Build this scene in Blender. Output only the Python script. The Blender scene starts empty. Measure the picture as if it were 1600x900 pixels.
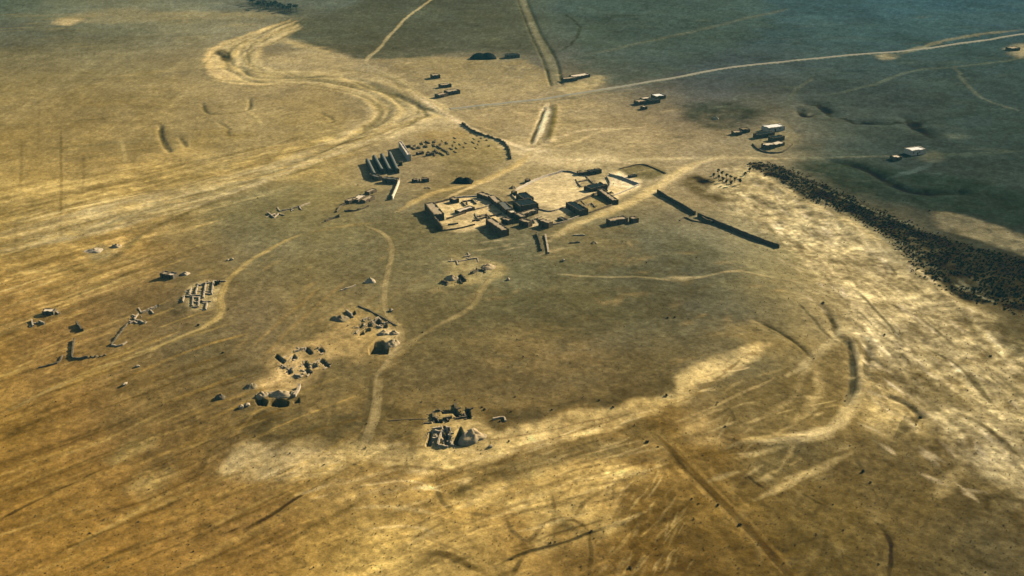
import bpy, bmesh, math, random
import numpy as np
from mathutils import Vector

C = bpy.context.scene.collection
S = bpy.context.scene
random.seed(7)
RNG = np.random.default_rng(11)

# ------------------------------------------------------------------ camera
CAM_H = 220.0
PITCH = math.radians(23.0)
HFOV = math.radians(50.0)
cd = bpy.data.cameras.new('aerial_camera')
cam = bpy.data.objects.new('aerial_camera', cd)
C.objects.link(cam)
cam.location = (0, 0, CAM_H)
cam.rotation_euler = (math.pi / 2 - PITCH, 0, 0)
cd.sensor_width = 36
cd.lens = 18 / math.tan(HFOV / 2)
cd.clip_start = 1
cd.clip_end = 20000
S.camera = cam

# ------------------------------------------------------------------ sky, sun, exposure
SUN_AZ = math.radians(40)        # from +X towards +Y: low sun at the back right
SUN_EL = math.radians(25)
sun_dir = Vector((math.cos(SUN_AZ) * math.cos(SUN_EL), math.sin(SUN_AZ) * math.cos(SUN_EL), math.sin(SUN_EL)))
w = bpy.data.worlds.new('World')
S.world = w
w.use_nodes = True
wn = w.node_tree
bg = wn.nodes['Background']
sky = wn.nodes.new('ShaderNodeTexSky')
sky.sky_type = 'NISHITA'
sky.sun_disc = False
sky.sun_elevation = SUN_EL
sky.sun_rotation = math.pi / 2 - SUN_AZ
wn.links.new(sky.outputs[0], bg.inputs[0])
bg.inputs[1].default_value = 0.05
sd = bpy.data.lights.new('sun', 'SUN')
sd.energy = 5.0
sd.angle = math.radians(0.5)
sd.color = (1.0, 0.90, 0.76)
so = bpy.data.objects.new('sun', sd)
C.objects.link(so)
so.location = (300, 300, 400)
so.rotation_euler = sun_dir.to_track_quat('Z', 'Y').to_euler()
S.cycles.diffuse_bounces = 0
S.view_settings.view_transform = 'Standard'
S.view_settings.look = 'None'
S.view_settings.gamma = 1
S.view_settings.exposure = 0.93

# measured response of the light: displayed = albedo * LIGHT * t + AIR * (1 - t)
LIGHT = np.array([1.29, 1.22, 1.14])
AIR = np.array([0.10, 0.375, 0.39])
AIR_DENS = 0.00006

# ------------------------------------------------------------------ survey helpers (photo pixel -> ground point)
F = 800 / math.tan(HFOV / 2)
FW = np.array([0, math.cos(PITCH), -math.sin(PITCH)])
UP = np.array([0, math.sin(PITCH), math.cos(PITCH)])


def smooth(a, b, x):
    t = np.clip((x - a) / (b - a), 0, 1)
    return t * t * (3 - 2 * t)


def flat_at(px, py):
    d = FW + UP * ((450 - py) / F)
    d = d + np.array([1, 0, 0]) * ((px - 800) / F)
    t = CAM_H / -d[2]
    return d[0] * t, d[1] * t


TELL = flat_at(735, 470)
TELL_R = 205.0


def broad(x, y):
    """gentle landform: the low mound of the old town and rolling steppe"""
    r = np.hypot((x - TELL[0]), (y - TELL[1])) / TELL_R
    h = 6.5 * (1 - smooth(0.62, 1.10, r))
    h = h + 1.5 * np.sin(x / 170 + 0.7) * np.cos(y / 210 - 0.4)
    h = h - 1.5 + 10 * smooth(1200, 3500, np.hypot(x, y)) * np.sin(x / 700 + y / 900)
    return h


def at(px, py):
    d = FW + UP * ((450 - py) / F)
    d = d + np.array([1, 0, 0]) * ((px - 800) / F)
    h = 0.0
    for _ in range(6):
        t = (CAM_H - h) / -d[2]
        h = float(broad(d[0] * t, d[1] * t))
    return float(d[0] * t), float(d[1] * t)


def ats(pts):
    return np.array([at(*p) for p in pts])


def lin(c):
    c = np.array(c, float)
    c = (c + 0.12 * (c @ np.array([0.3, 0.59, 0.11]) - c)) * np.array([1.075, 1.073, 1.055])
    c = np.where(c > 150, 150 + (c - 150) * 0.86, c) / 255
    return np.where(c <= 0.04045, c / 12.92, ((c + 0.055) / 1.055) ** 2.4)


# ------------------------------------------------------------------ noise
TAB = np.random.default_rng(5).random((256, 256))


def vnoise(x, y, s=0):
    x = x + s * 37.17
    y = y + s * 91.31
    xi = np.floor(x).astype(np.int64)
    yi = np.floor(y).astype(np.int64)
    fx = x - xi
    fy = y - yi
    fx = fx * fx * (3 - 2 * fx)
    fy = fy * fy * (3 - 2 * fy)
    a = TAB[xi & 255, yi & 255]
    b = TAB[(xi + 1) & 255, yi & 255]
    c = TAB[xi & 255, (yi + 1) & 255]
    d = TAB[(xi + 1) & 255, (yi + 1) & 255]
    return (a + (b - a) * fx) * (1 - fy) + (c + (d - c) * fx) * fy


def fbm(x, y, scale, octv=4, s=0, gain=0.55):
    t = 0
    a = 1
    n = 0
    for o in range(octv):
        k = 2.03 ** o / scale
        t = t + a * (vnoise(x * k, y * k, s + o * 3) - 0.5)
        n += a
        a *= gain
    return t / n * 2


def streaks(x, y, ang, length, width, s=0, octv=3):
    ca, sa = math.cos(ang), math.sin(ang)
    u = (x * ca + y * sa) / length
    v = (-x * sa + y * ca) / width
    t = 0
    a = 1
    for o in range(octv):
        t = t + a * (vnoise(u * 1.7 ** o, v * 2.0 ** o, s + 5 * o) - 0.5)
        a *= 0.6
    return t


def img_angle(p, q):
    a = at(*p)
    b = at(*q)
    return math.atan2(b[1] - a[1], b[0] - a[0])


# ------------------------------------------------------------------ soil survey: colour samples of the ground
COLS = list(range(0, 1601, 100))
SOIL = {
    -40: [(66, 84, 74), (90, 98, 82), (100, 104, 84), (96, 102, 84), (90, 98, 82), (82, 92, 80), (78, 88, 78), (74, 86, 76), (70, 84, 76), (60, 80, 76), (57, 78, 76), (56, 78, 78), (57, 82, 85), (56, 85, 89), (54, 85, 89), (52, 83, 87), (52, 81, 85)],
    0: [(71, 86, 70), (99, 103, 78), (114, 113, 84), (104, 106, 82), (95, 100, 82), (85, 92, 75), (80, 88, 72), (75, 85, 72), (78, 86, 70), (62, 80, 72), (59, 78, 72), (60, 80, 74), (59, 84, 82), (58, 85, 85), (56, 85, 87), (54, 83, 85), (54, 81, 83)],
    50: [(86, 90, 71), (93, 94, 71), (108, 107, 79), (123, 117, 85), (129, 121, 89), (86, 88, 66), (82, 84, 64), (78, 84, 66), (82, 86, 66), (72, 84, 70), (65, 80, 70), (60, 78, 70), (59, 80, 75), (58, 81, 77), (56, 81, 79), (56, 81, 79), (58, 81, 79)],
    100: [(110, 100, 66), (116, 105, 68), (122, 110, 72), (132, 117, 78), (141, 122, 82), (132, 116, 79), (127, 113, 82), (117, 107, 78), (100, 97, 76), (84, 87, 74), (69, 79, 72), (64, 76, 72), (64, 77, 73), (60, 77, 71), (58, 75, 69), (56, 75, 69), (56, 75, 69)],
    150: [(126, 109, 65), (132, 113, 67), (134, 115, 69), (140, 120, 74), (151, 129, 83), (151, 127, 78), (130, 115, 80), (152, 131, 90), (152, 129, 86), (142, 123, 82), (103, 97, 76), (66, 74, 70), (72, 80, 71), (62, 75, 67), (58, 71, 65), (56, 71, 63), (54, 71, 63)],
    200: [(136, 114, 64), (138, 116, 66), (134, 113, 66), (134, 115, 70), (147, 125, 77), (157, 131, 76), (162, 137, 90), (158, 133, 86), (158, 133, 88), (152, 129, 84), (143, 121, 80), (128, 112, 80), (120, 110, 81), (74, 81, 67), (62, 73, 63), (54, 69, 61), (52, 67, 59)],
    250: [(144, 118, 61), (144, 118, 63), (140, 116, 65), (148, 126, 75), (157, 131, 77), (163, 135, 76), (160, 134, 87), (152, 129, 82), (164, 139, 90), (162, 137, 88), (158, 135, 90), (156, 134, 92), (136, 122, 86), (62, 73, 61), (54, 67, 59), (52, 65, 57), (50, 65, 57)],
    300: [(158, 128, 67), (160, 130, 69), (158, 128, 71), (153, 128, 73), (136, 118, 73), (146, 123, 71), (122, 109, 75), (140, 118, 76), (157, 133, 86), (167, 141, 93), (142, 123, 83), (144, 122, 82), (162, 138, 92), (72, 75, 59), (50, 63, 55), (50, 63, 55), (50, 63, 55)],
    350: [(154, 122, 58), (155, 123, 62), (153, 121, 62), (128, 110, 64), (108, 103, 70), (117, 106, 65), (107, 100, 65), (109, 101, 65), (109, 100, 67), (104, 96, 63), (95, 91, 65), (107, 100, 70), (148, 133, 91), (128, 114, 77), (68, 70, 55), (48, 56, 49), (46, 56, 49)],
    400: [(151, 117, 55), (151, 119, 59), (149, 116, 59), (123, 100, 59), (116, 103, 66), (111, 98, 60), (109, 98, 61), (115, 104, 66), (99, 94, 63), (95, 89, 59), (89, 86, 61), (93, 90, 65), (124, 112, 72), (165, 140, 88), (150, 130, 84), (60, 62, 46), (36, 42, 34)],
    500: [(142, 108, 51), (140, 106, 53), (122, 97, 53), (111, 93, 57), (116, 98, 62), (125, 105, 61), (121, 104, 62), (104, 92, 55), (91, 84, 53), (93, 84, 55), (91, 84, 55), (89, 84, 59), (104, 93, 60), (160, 134, 82), (165, 140, 88), (125, 107, 67), (84, 76, 50)],
    600: [(150, 112, 49), (142, 106, 49), (127, 100, 51), (111, 91, 51), (106, 90, 56), (110, 93, 53), (107, 90, 51), (105, 89, 52), (99, 86, 53), (97, 84, 52), (101, 86, 52), (119, 102, 63), (102, 89, 53), (112, 92, 50), (140, 116, 66), (158, 131, 78), (165, 138, 84)],
    700: [(147, 108, 43), (142, 104, 45), (142, 106, 49), (142, 107, 51), (162, 126, 65), (161, 125, 64), (160, 124, 62), (165, 128, 63), (160, 123, 60), (145, 112, 54), (120, 88, 36), (118, 90, 42), (115, 91, 46), (110, 89, 48), (98, 82, 45), (125, 103, 58), (155, 130, 78)],
    800: [(144, 105, 42), (147, 109, 44), (149, 109, 46), (151, 111, 48), (149, 109, 50), (164, 124, 57), (167, 127, 59), (155, 117, 54), (162, 123, 59), (167, 128, 63), (125, 94, 41), (109, 83, 36), (99, 79, 37), (101, 82, 40), (102, 84, 44), (100, 83, 46), (127, 106, 61)],
    900: [(134, 97, 40), (144, 105, 44), (147, 107, 44), (149, 109, 48), (154, 113, 50), (168, 126, 56), (179, 137, 64), (169, 129, 59), (147, 112, 51), (149, 113, 53), (115, 86, 37), (109, 83, 38), (95, 75, 33), (92, 75, 35), (95, 77, 40), (87, 74, 41), (85, 73, 42)],
    960: [(127, 91, 31), (137, 100, 35), (143, 103, 36), (145, 105, 40), (152, 111, 43), (167, 125, 54), (179, 137, 64), (169, 129, 59), (147, 112, 51), (149, 113, 53), (115, 86, 37), (109, 83, 38), (95, 75, 33), (92, 75, 35), (95, 77, 40), (87, 74, 41), (85, 73, 42)],
}
SAMP = []
for yy, row in SOIL.items():
    for xx, c in zip(COLS, row):
        gx, gy = at(xx, yy)
        SAMP.append((math.atan2(gx, gy), math.log(math.hypot(gx, gy)), *lin(c)))
SAMP = np.array(SAMP)


def soil(x, y):
    az = np.arctan2(x, y)
    lr = np.log(np.maximum(np.hypot(x, y), 30))
    az = np.clip(az, math.radians(-36), math.radians(36))
    lr = np.clip(lr, math.log(240), math.log(1900))
    num = np.zeros((len(x), 3))
    den = np.full(len(x), 1e-30)
    for s in SAMP:
        dl = np.abs(lr - s[1])
        m = (dl < 0.42) & (np.abs(az - s[0]) < 0.17)
        if not m.any():
            continue
        wgt = np.exp(-((az[m] - s[0]) / 0.036) ** 2 - ((lr[m] - s[1]) / 0.095) ** 2)
        num[m] += wgt[:, None] * s[2:5]
        den[m] += wgt
    return num / den[:, None]


# ------------------------------------------------------------------ ground features, surveyed then kept in metres
FEATS = []      # painted soil features
RELIEF = []     # height features


def crom(p, n=6):
    p = np.asarray(p, float)
    if len(p) < 3:
        return p
    q = np.vstack([2 * p[0] - p[1], p, 2 * p[-1] - p[-2]])
    out = []
    for i in range(1, len(q) - 2):
        for t in np.linspace(0, 1, n, endpoint=False):
            a, b, c, d = q[i - 1], q[i], q[i + 1], q[i + 2]
            out.append(0.5 * (2 * b + (c - a) * t + (2 * a - 5 * b + 4 * c - d) * t * t + (3 * b - a - 3 * c + d) * t ** 3))
    out.append(p[-1])
    return np.array(out)


def line(pts, width, col, op=0.8, soft=0.6, warp=0.4, gaps=0.0, dz=0.0, curve=True):
    if width < 2.0:
        width, soft, dz = width * 1.15, min(soft, 0.5), dz * 0.5
    p = ats(pts)
    if curve:
        p = crom(p)
    FEATS.append(('L', p, width, lin(col), op, soft, warp, gaps))
    if dz:
        RELIEF.append(('L', p, width * 1.2, dz))
    return p


def patch(pts, col, op=0.9, edge=5.0, warp=6.0, tex=0.3, curve=True):
    p = ats(pts)
    if curve:
        p = crom(np.vstack([p, p[:1]]), 4)[:-1]
    FEATS.append(('P', p, edge, lin(col), op, warp, tex))
    return p


def bank(pts, width, dz):
    RELIEF.append(('L', crom(ats(pts)), width, dz))


def pit(pts, dz, edge=0.8):
    RELIEF.append(('P', ats(pts), edge, dz))


def seg_dist(x, y, p, closed=False):
    d = np.full(len(x), 1e18)
    n = len(p)
    for i in range(n if closed else n - 1):
        a = p[i]
        b = p[(i + 1) % n]
        e = b - a
        L = max(e @ e, 1e-9)
        t = np.clip(((x - a[0]) * e[0] + (y - a[1]) * e[1]) / L, 0, 1)
        dd = (x - a[0] - t * e[0]) ** 2 + (y - a[1] - t * e[1]) ** 2
        np.minimum(d, dd, out=d)
    return np.sqrt(d)


def inside(x, y, p):
    r = np.zeros(len(x), bool)
    n = len(p)
    for i in range(n):
        a = p[i]
        b = p[(i + 1) % n]
        if a[1] == b[1]:
            continue
        c = (a[1] > y) != (b[1] > y)
        r ^= c & (x < (b[0] - a[0]) * (y - a[1]) / (b[1] - a[1]) + a[0])
    return r


def near(x, y, p, pad):
    lo = p.min(0) - pad
    hi = p.max(0) + pad
    return np.nonzero((x > lo[0]) & (x < hi[0]) & (y > lo[1]) & (y < hi[1]))[0]


def sdist(x, y, p):
    d = seg_dist(x, y, p, True)
    return np.where(inside(x, y, p), -d, d)


# ---- large soil zones ----
DARK = (78, 82, 60)
patch([(448, 54), (470, 34), (560, 4), (600, -30), (800, -30), (822, 30), (842, 74), (800, 84), (720, 80), (650, 92), (570, 92), (500, 76)], (76, 80, 60), 0.75, 8, 10, 0.25)
patch([(880, 20), (920, -20), (1150, -30), (1200, 40), (1060, 110), (960, 130), (900, 100), (905, 60)], (66, 82, 68), 0.5, 14, 14, 0.3)
patch([(1060, 165), (1130, 158), (1200, 175), (1150, 200), (1090, 195)], (42, 56, 46), 0.7, 12, 8, 0.4)
patch([(1230, 262), (1300, 250), (1400, 262), (1600, 300), (1600, 355), (1480, 332), (1330, 305)], (36, 54, 44), 0.7, 10, 8, 0.3)
# pale banks of the river valley
patch([(455, 32), (395, 52), (340, 70), (322, 86), (330, 122), (390, 130), (470, 131), (530, 140), (575, 156), (590, 176), (560, 205), (640, 196), (690, 178), (640, 148), (560, 118), (470, 112), (420, 104), (400, 88), (430, 66), (480, 78), (530, 84), (500, 74), (450, 60)], (182, 154, 96), 0.9, 9, 8, 0.5)
patch([(330, 74), (352, 70), (340, 82), (358, 100), (375, 122), (345, 124), (326, 112), (320, 88)], (205, 168, 102), 0.85, 4, 4, 0.4)
patch([(85, 36), (100, 29), (128, 30), (105, 40)], (220, 182, 112), 0.8, 8, 6, 0.3)
patch([(80, 34), (110, 22), (200, 12), (260, 18), (400, 18), (430, 26), (330, 30), (200, 36)], (140, 126, 84), 0.55, 16, 12, 0.3)
patch([(180, 262), (240, 245), (262, 238), (320, 215), (330, 240), (300, 255), (260, 268)], (178, 142, 76), 0.7, 8, 8, 0.4)
patch([(205, 240), (210, 215), (250, 205), (260, 235)], (118, 98, 52), 0.5, 10, 8, 0.3)
patch([(270, 220), (300, 205), (350, 200), (390, 210), (360, 225), (310, 232)], (132, 110, 58), 0.5, 8, 8, 0.3)
# bright stripes of the cart roads on the left
patch([(0, 300), (140, 275), (240, 262), (400, 240), (560, 205), (640, 190), (560, 235), (400, 285), (250, 335), (100, 380), (0, 400)], (182, 146, 76), 0.55, 10, 8, 0.6)
patch([(340, 320), (420, 292), (520, 285), (560, 300), (470, 330), (400, 345), (345, 345)], (112, 102, 62), 0.6, 12, 8, 0.4)
# village yards
patch([(796, 302), (850, 276), (890, 266), (935, 282), (965, 268), (1000, 290), (935, 318), (890, 330), (858, 352), (820, 352), (842, 326), (806, 312)], (216, 182, 118), 0.95, 3, 3, 0.4)
patch([(668, 324), (705, 312), (748, 306), (792, 338), (760, 352), (700, 362)], (222, 184, 114), 0.95, 3, 3, 0.6)
patch([(955, 278), (966, 270), (1000, 290), (968, 294), (952, 290)], (236, 200, 138), 0.85, 2, 2, 0.2)
patch([(966, 265), (1005, 256), (1040, 270), (1010, 282), (985, 278)], (100, 90, 54), 0.8, 3, 3, 0.3)
patch([(886, 322), (935, 304), (955, 320), (908, 336)], (134, 114, 66), 0.8, 1.5, 1.5, 0.3)
patch([(905, 282), (930, 278), (932, 292), (908, 294)], (120, 104, 64), 0.6, 2, 2, 0.3)
patch([(660, 240), (700, 222), (770, 215), (797, 240), (770, 256), (690, 255)], (150, 128, 76), 0.75, 4, 4, 0.3)
patch([(648, 214), (690, 200), (740, 210), (700, 224), (660, 226)], (150, 122, 66), 0.5, 4, 4, 0.3)
patch([(660, 300), (700, 255), (760, 260), (740, 300), (690, 312)], (118, 102, 58), 0.55, 8, 6, 0.3)
patch([(832, 362), (860, 358), (930, 350), (990, 362), (1000, 410), (900, 405), (850, 400)], (118, 100, 58), 0.4, 6, 5, 0.5)
# dark planted plots near the village
patch([(1060, 288), (1085, 272), (1145, 292), (1160, 305), (1120, 316), (1085, 300)], (84, 74, 44), 0.8, 4, 3, 0.3)
patch([(1080, 276), (1094, 276), (1112, 284), (1112, 292), (1098, 288)], (28, 34, 26), 0.9, 2, 2, 0.3)
patch([(1112, 292), (1125, 290), (1140, 297), (1136, 302), (1122, 300)], (34, 40, 32), 0.9, 2, 2, 0.3)
# pale stony strip on the right
patch([(1110, 292), (1168, 262), (1230, 292), (1330, 348), (1440, 430), (1520, 478), (1610, 548), (1640, 700), (1600, 800), (1560, 748), (1470, 690), (1430, 640), (1380, 590), (1345, 540), (1315, 480), (1260, 410), (1180, 345)], (186, 158, 102), 0.85, 7, 10, 0.9)
patch([(1450, 338), (1470, 330), (1540, 348), (1620, 375), (1620, 402), (1530, 376), (1475, 358)], (122, 111, 78), 0.8, 4, 5, 0.7)
patch([(1530, 486), (1560, 480), (1620, 505), (1620, 560), (1580, 545)], (86, 78, 50), 0.8, 8, 6, 0.4)
patch([(1388, 585), (1430, 585), (1500, 612), (1510, 640), (1450, 632), (1400, 612)], (104, 88, 50), 0.8, 6, 6, 0.5)
# rampart slope below the mound
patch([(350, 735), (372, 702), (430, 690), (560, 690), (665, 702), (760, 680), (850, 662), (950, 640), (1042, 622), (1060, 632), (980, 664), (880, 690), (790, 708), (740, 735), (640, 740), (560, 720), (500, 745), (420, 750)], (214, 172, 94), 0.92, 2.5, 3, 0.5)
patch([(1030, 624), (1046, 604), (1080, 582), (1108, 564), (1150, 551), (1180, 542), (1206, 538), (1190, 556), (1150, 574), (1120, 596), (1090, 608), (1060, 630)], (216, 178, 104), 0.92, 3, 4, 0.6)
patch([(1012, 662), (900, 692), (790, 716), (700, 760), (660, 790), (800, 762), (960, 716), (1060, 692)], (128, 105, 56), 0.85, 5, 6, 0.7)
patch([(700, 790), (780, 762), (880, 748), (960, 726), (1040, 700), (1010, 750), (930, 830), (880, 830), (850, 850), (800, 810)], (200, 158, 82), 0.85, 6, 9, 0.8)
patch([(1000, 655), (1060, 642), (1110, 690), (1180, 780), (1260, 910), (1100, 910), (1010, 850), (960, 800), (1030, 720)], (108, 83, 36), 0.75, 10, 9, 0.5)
patch([(356, 720), (380, 692), (430, 692), (520, 694), (500, 720), (450, 742), (380, 742)], (226, 186, 112), 0.8, 5, 6, 0.5)
patch([(160, 718), (200, 690), (235, 686), (225, 700), (180, 724)], (186, 148, 76), 0.85, 3, 4, 0.3)
patch([(190, 772), (230, 735), (262, 730), (270, 750), (240, 780)], (184, 144, 74), 0.8, 5, 6, 0.4)
patch([(205, 725), (232, 700), (262, 690), (272, 728), (240, 735)], (98, 80, 44), 0.7, 6, 5, 0.4)
patch([(175, 660), (200, 610), (290, 590), (340, 640), (300, 700), (240, 690)], (112, 90, 46), 0.55, 16, 12, 0.3)
patch([(380, 640), (440, 640), (560, 640), (600, 660), (560, 688), (430, 688), (380, 676)], (86, 74, 42), 0.9, 6, 7, 0.35)
patch([(592, 620), (640, 640), (670, 662), (660, 690), (590, 686)], (90, 76, 42), 0.85, 6, 6, 0.4)
patch([(740, 640), (850, 636), (960, 610), (1040, 585), (1050, 600), (1036, 620), (940, 640), (840, 662), (745, 676)], (82, 70, 40), 0.85, 5, 7, 0.5)
patch([(960, 560), (1050, 520), (1110, 500), (1140, 530), (1090, 570), (1000, 600)], (96, 82, 46), 0.5, 14, 10, 0.4)
patch([(740, 530), (830, 500), (930, 520), (940, 570), (860, 590), (770, 590)], (140, 112, 62), 0.4, 16, 16, 0.8)
patch([(1150, 600), (1240, 575), (1320, 560), (1335, 600), (1310, 650), (1240, 680), (1160, 680), (1120, 640)], (104, 86, 46), 0.7, 8, 8, 0.5)
patch([(1345, 590), (1390, 610), (1440, 640), (1420, 670), (1375, 685), (1345, 660)], (168, 138, 82), 0.85, 5, 5, 0.6)
patch([(1180, 690), (1290, 690), (1300, 720), (1200, 745)], (104, 90, 52), 0.7, 8, 6, 0.5)
patch([(1060, 660), (1110, 640), (1120, 690), (1070, 695)], (160, 128, 72), 0.6, 4, 5, 0.8)
patch([(1340, 700), (1440, 690), (1500, 720), (1540, 800), (1500, 900), (1350, 900)], (92, 76, 40), 0.5, 20, 16, 0.4)
patch([(1500, 760), (1560, 770), (1620, 830), (1620, 920), (1500, 920)], (72, 64, 38), 0.6, 18, 12, 0.5)
patch([(0, 660), (60, 640), (120, 660), (60, 680), (0, 700)], (112, 84, 32), 0.5, 8, 6, 0.6)
patch([(560, 880), (640, 820), (760, 850), (800, 920), (640, 930)], (200, 158, 80), 0.5, 14, 12, 0.6)
patch([(640, 856), (700, 860), (790, 900), (760, 915), (680, 890)], (120, 92, 42), 0.4, 7, 6, 0.6)
patch([(165, 376), (186, 372), (196, 384), (180, 398)], (200, 156, 84), 0.8, 3, 3, 0.3)
patch([(132, 395), (150, 383), (172, 385), (170, 408), (145, 412)], (108, 94, 58), 0.7, 3, 3, 0.5)
patch([(405, 595), (440, 545), (520, 540), (480, 590), (450, 610), (410, 612)], (204, 160, 90), 0.8, 5, 6, 0.6)
patch([(530, 490), (570, 485), (620, 515), (625, 545), (600, 570), (540, 560), (500, 545)], (184, 144, 80), 0.7, 6, 6, 0.6)
patch([(590, 515), (622, 512), (626, 540), (608, 556), (596, 540)], (214, 176, 108), 0.8, 2, 2, 0.5)
patch([(665, 640), (740, 640), (760, 690), (740, 702), (665, 702)], (184, 148, 84), 0.75, 4, 4, 0.7)
patch([(692, 412), (720, 398), (770, 408), (782, 420), (760, 440), (705, 446)], (166, 138, 82), 0.6, 4, 5, 0.7)
patch([(284, 470), (300, 446), (336, 440), (346, 452), (336, 482), (296, 484)], (190, 158, 96), 0.7, 2, 3, 0.8)
patch([(235, 480), (270, 474), (300, 482), (270, 492)], (70, 66, 44), 0.7, 3, 3, 0.6)
patch([(270, 410), (330, 395), (345, 420), (300, 450), (270, 440)], (116, 100, 58), 0.5, 6, 6, 0.5)
patch([(1170, 215), (1190, 198), (1215, 188), (1240, 205), (1236, 228), (1200, 236)], (138, 124, 84), 0.7, 6, 5, 0.4)

patch([(585, 95), (680, 88), (800, 92), (850, 110), (850, 140), (760, 158), (715, 150), (640, 118)], (158, 134, 84), 0.55, 8, 8, 0.7)
patch([(870, 140), (930, 118), (945, 128), (900, 150)], (176, 150, 96), 0.6, 5, 5, 0.5)
patch([(418, 600), (436, 560), (470, 552), (474, 600), (455, 612), (428, 612)], (212, 168, 98), 0.7, 3, 4, 0.4)
patch([(570, 345), (640, 335), (740, 372), (700, 400), (620, 400)], (110, 98, 60), 0.55, 10, 8, 0.3)
patch([(1040, 380), (1080, 372), (1120, 400), (1110, 424), (1060, 420)], (84, 80, 52), 0.6, 9, 8, 0.5)
patch([(760, 470), (840, 440), (960, 450), (1000, 500), (900, 520), (800, 520)], (92, 84, 50), 0.55, 14, 14, 0.7)
patch([(1010, 470), (1060, 460), (1100, 500), (1070, 530), (1020, 510)], (84, 76, 48), 0.55, 10, 10, 0.7)
patch([(280, 520), (350, 500), (400, 560), (360, 610), (300, 590)], (100, 86, 50), 0.6, 12, 10, 0.5)
patch([(1130, 520), (1180, 505), (1240, 540), (1210, 560)], (150, 122, 68), 0.5, 8, 8, 0.6)
patch([(400, 300), (500, 330), (560, 350), (500, 370), (400, 360)], (106, 96, 60), 0.55, 12, 10, 0.5)
patch([(575, 178), (640, 150), (690, 176), (740, 196), (700, 206), (640, 206), (560, 236), (480, 258), (420, 268), (520, 226)], (196, 166, 108), 0.75, 8, 8, 0.6)
patch([(780, 228), (830, 220), (880, 236), (960, 246), (900, 262), (820, 256)], (204, 172, 112), 0.65, 8, 7, 0.6)
patch([(500, 78), (600, 104), (660, 140), (640, 150), (560, 120), (470, 110), (420, 100), (440, 80)], (176, 150, 98), 0.6, 8, 8, 0.5)
# ---- tracks ----
PALE = (196, 164, 104)
ROADS = {}
ROADS['road'] = line([(703, 171), (780, 163), (860, 153), (960, 137), (1040, 124), (1130, 108), (1220, 97), (1330, 87), (1420, 79), (1500, 68), (1640, 48)], 5.2, (140, 136, 104), 0.9, 0.25, 0.1, dz=0.5)
line([(703, 174), (860, 157), (960, 141), (1130, 112), (1330, 91), (1500, 72)], 1.6, (70, 84, 72), 0.5, 0.5, 0.5, gaps=0.3)
ROADS['dirt_track'] = line([(0, 352), (60, 341), (150, 318), (300, 285), (400, 262), (480, 240), (560, 214), (640, 193), (696, 176)], 5, (204, 168, 96), 0.8, 0.7, 0.8, gaps=0.25)
line([(-40, 318), (60, 294), (130, 282), (240, 260)], 6, (196, 158, 84), 0.7, 0.8, 1.5, gaps=0.45)
line([(0, 392), (100, 372), (180, 345), (300, 304), (430, 272), (540, 240), (620, 206)], 7, (190, 154, 84), 0.5, 0.9, 2.0, gaps=0.45)
line([(560, 226), (590, 214), (625, 200), (650, 195)], 11, (232, 196, 128), 0.9, 0.8, 1.0, gaps=0.25)
line([(100, 430), (160, 415), (190, 395), (220, 372), (260, 350), (340, 316), (420, 284), (500, 258)], 4.0, (92, 80, 44), 0.6, 0.8, 1.0, gaps=0.35)
line([(0, 420), (80, 425), (150, 410), (190, 392)], 5, (172, 138, 72), 0.5, 0.8, 1.0, gaps=0.4)
ROADS['dirt_track.a'] = line([(690, -12), (640, 24), (612, 52), (594, 74), (572, 97), (600, 114), (640, 136), (696, 178), (740, 206), (786, 224), (828, 236)], 4.0, (172, 150, 100), 0.75, 0.6, 0.5, gaps=0.15)
line([(640, 140), (696, 178), (740, 203), (790, 222), (834, 236)], 6.5, (230, 194, 130), 0.85, 0.6, 0.6, gaps=0.12)
line([(834, 236), (850, 246), (920, 250), (1000, 256)], 7, (216, 182, 120), 0.7, 0.7, 1.0, gaps=0.3)
line([(812, 236), (834, 234), (856, 238)], 10, (236, 202, 138), 0.85, 0.8, 1.0)
line([(834, 236), (870, 216), (910, 203), (960, 200)], 5, (210, 176, 116), 0.7, 0.8, 0.8, gaps=0.25)
line([(700, 176), (660, 190), (610, 207), (560, 226), (480, 252), (380, 282)], 6, (222, 186, 118), 0.8, 0.7, 1.0, gaps=0.25)
line([(690, 312), (745, 288), (790, 270), (826, 250)], 4, (214, 176, 106), 0.7, 0.7, 0.8, gaps=0.25)
line([(930, 336), (1000, 310), (1050, 278), (1090, 256), (1130, 246)], 6, (210, 176, 112), 0.75, 0.8, 0.8, gaps=0.2)
ROADS['dirt_track.b'] = line([(856, 160), (846, 192), (834, 226)], 8.0, (246, 212, 146), 0.95, 0.4, 0.6)
line([(806, -20), (832, 46), (856, 94), (870, 132)], 9, (118, 112, 80), 0.7, 0.4, 0.6)
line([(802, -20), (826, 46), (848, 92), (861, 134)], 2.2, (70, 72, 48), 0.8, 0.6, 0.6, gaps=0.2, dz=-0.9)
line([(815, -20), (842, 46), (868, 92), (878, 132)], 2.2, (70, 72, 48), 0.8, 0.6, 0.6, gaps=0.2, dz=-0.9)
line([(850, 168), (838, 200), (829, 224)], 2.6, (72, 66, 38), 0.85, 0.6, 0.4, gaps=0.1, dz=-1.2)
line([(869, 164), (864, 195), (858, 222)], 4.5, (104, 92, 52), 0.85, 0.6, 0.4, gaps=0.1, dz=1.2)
ROADS['dirt_track.c'] = line([(800, 262), (826, 240), (850, 232), (900, 222), (940, 205), (1000, 200)], 4.5, (200, 168, 106), 0.6, 0.8, 0.8, gaps=0.2)
line([(826, 240), (880, 246), (960, 250), (1060, 248), (1120, 246), (1200, 248), (1250, 247)], 6, (196, 168, 110), 0.6, 0.8, 0.8, gaps=0.3)
line([(1225, 248), (1300, 246), (1350, 245), (1420, 243)], 4, (104, 106, 80), 0.6, 0.8, 0.8, gaps=0.3)
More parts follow.
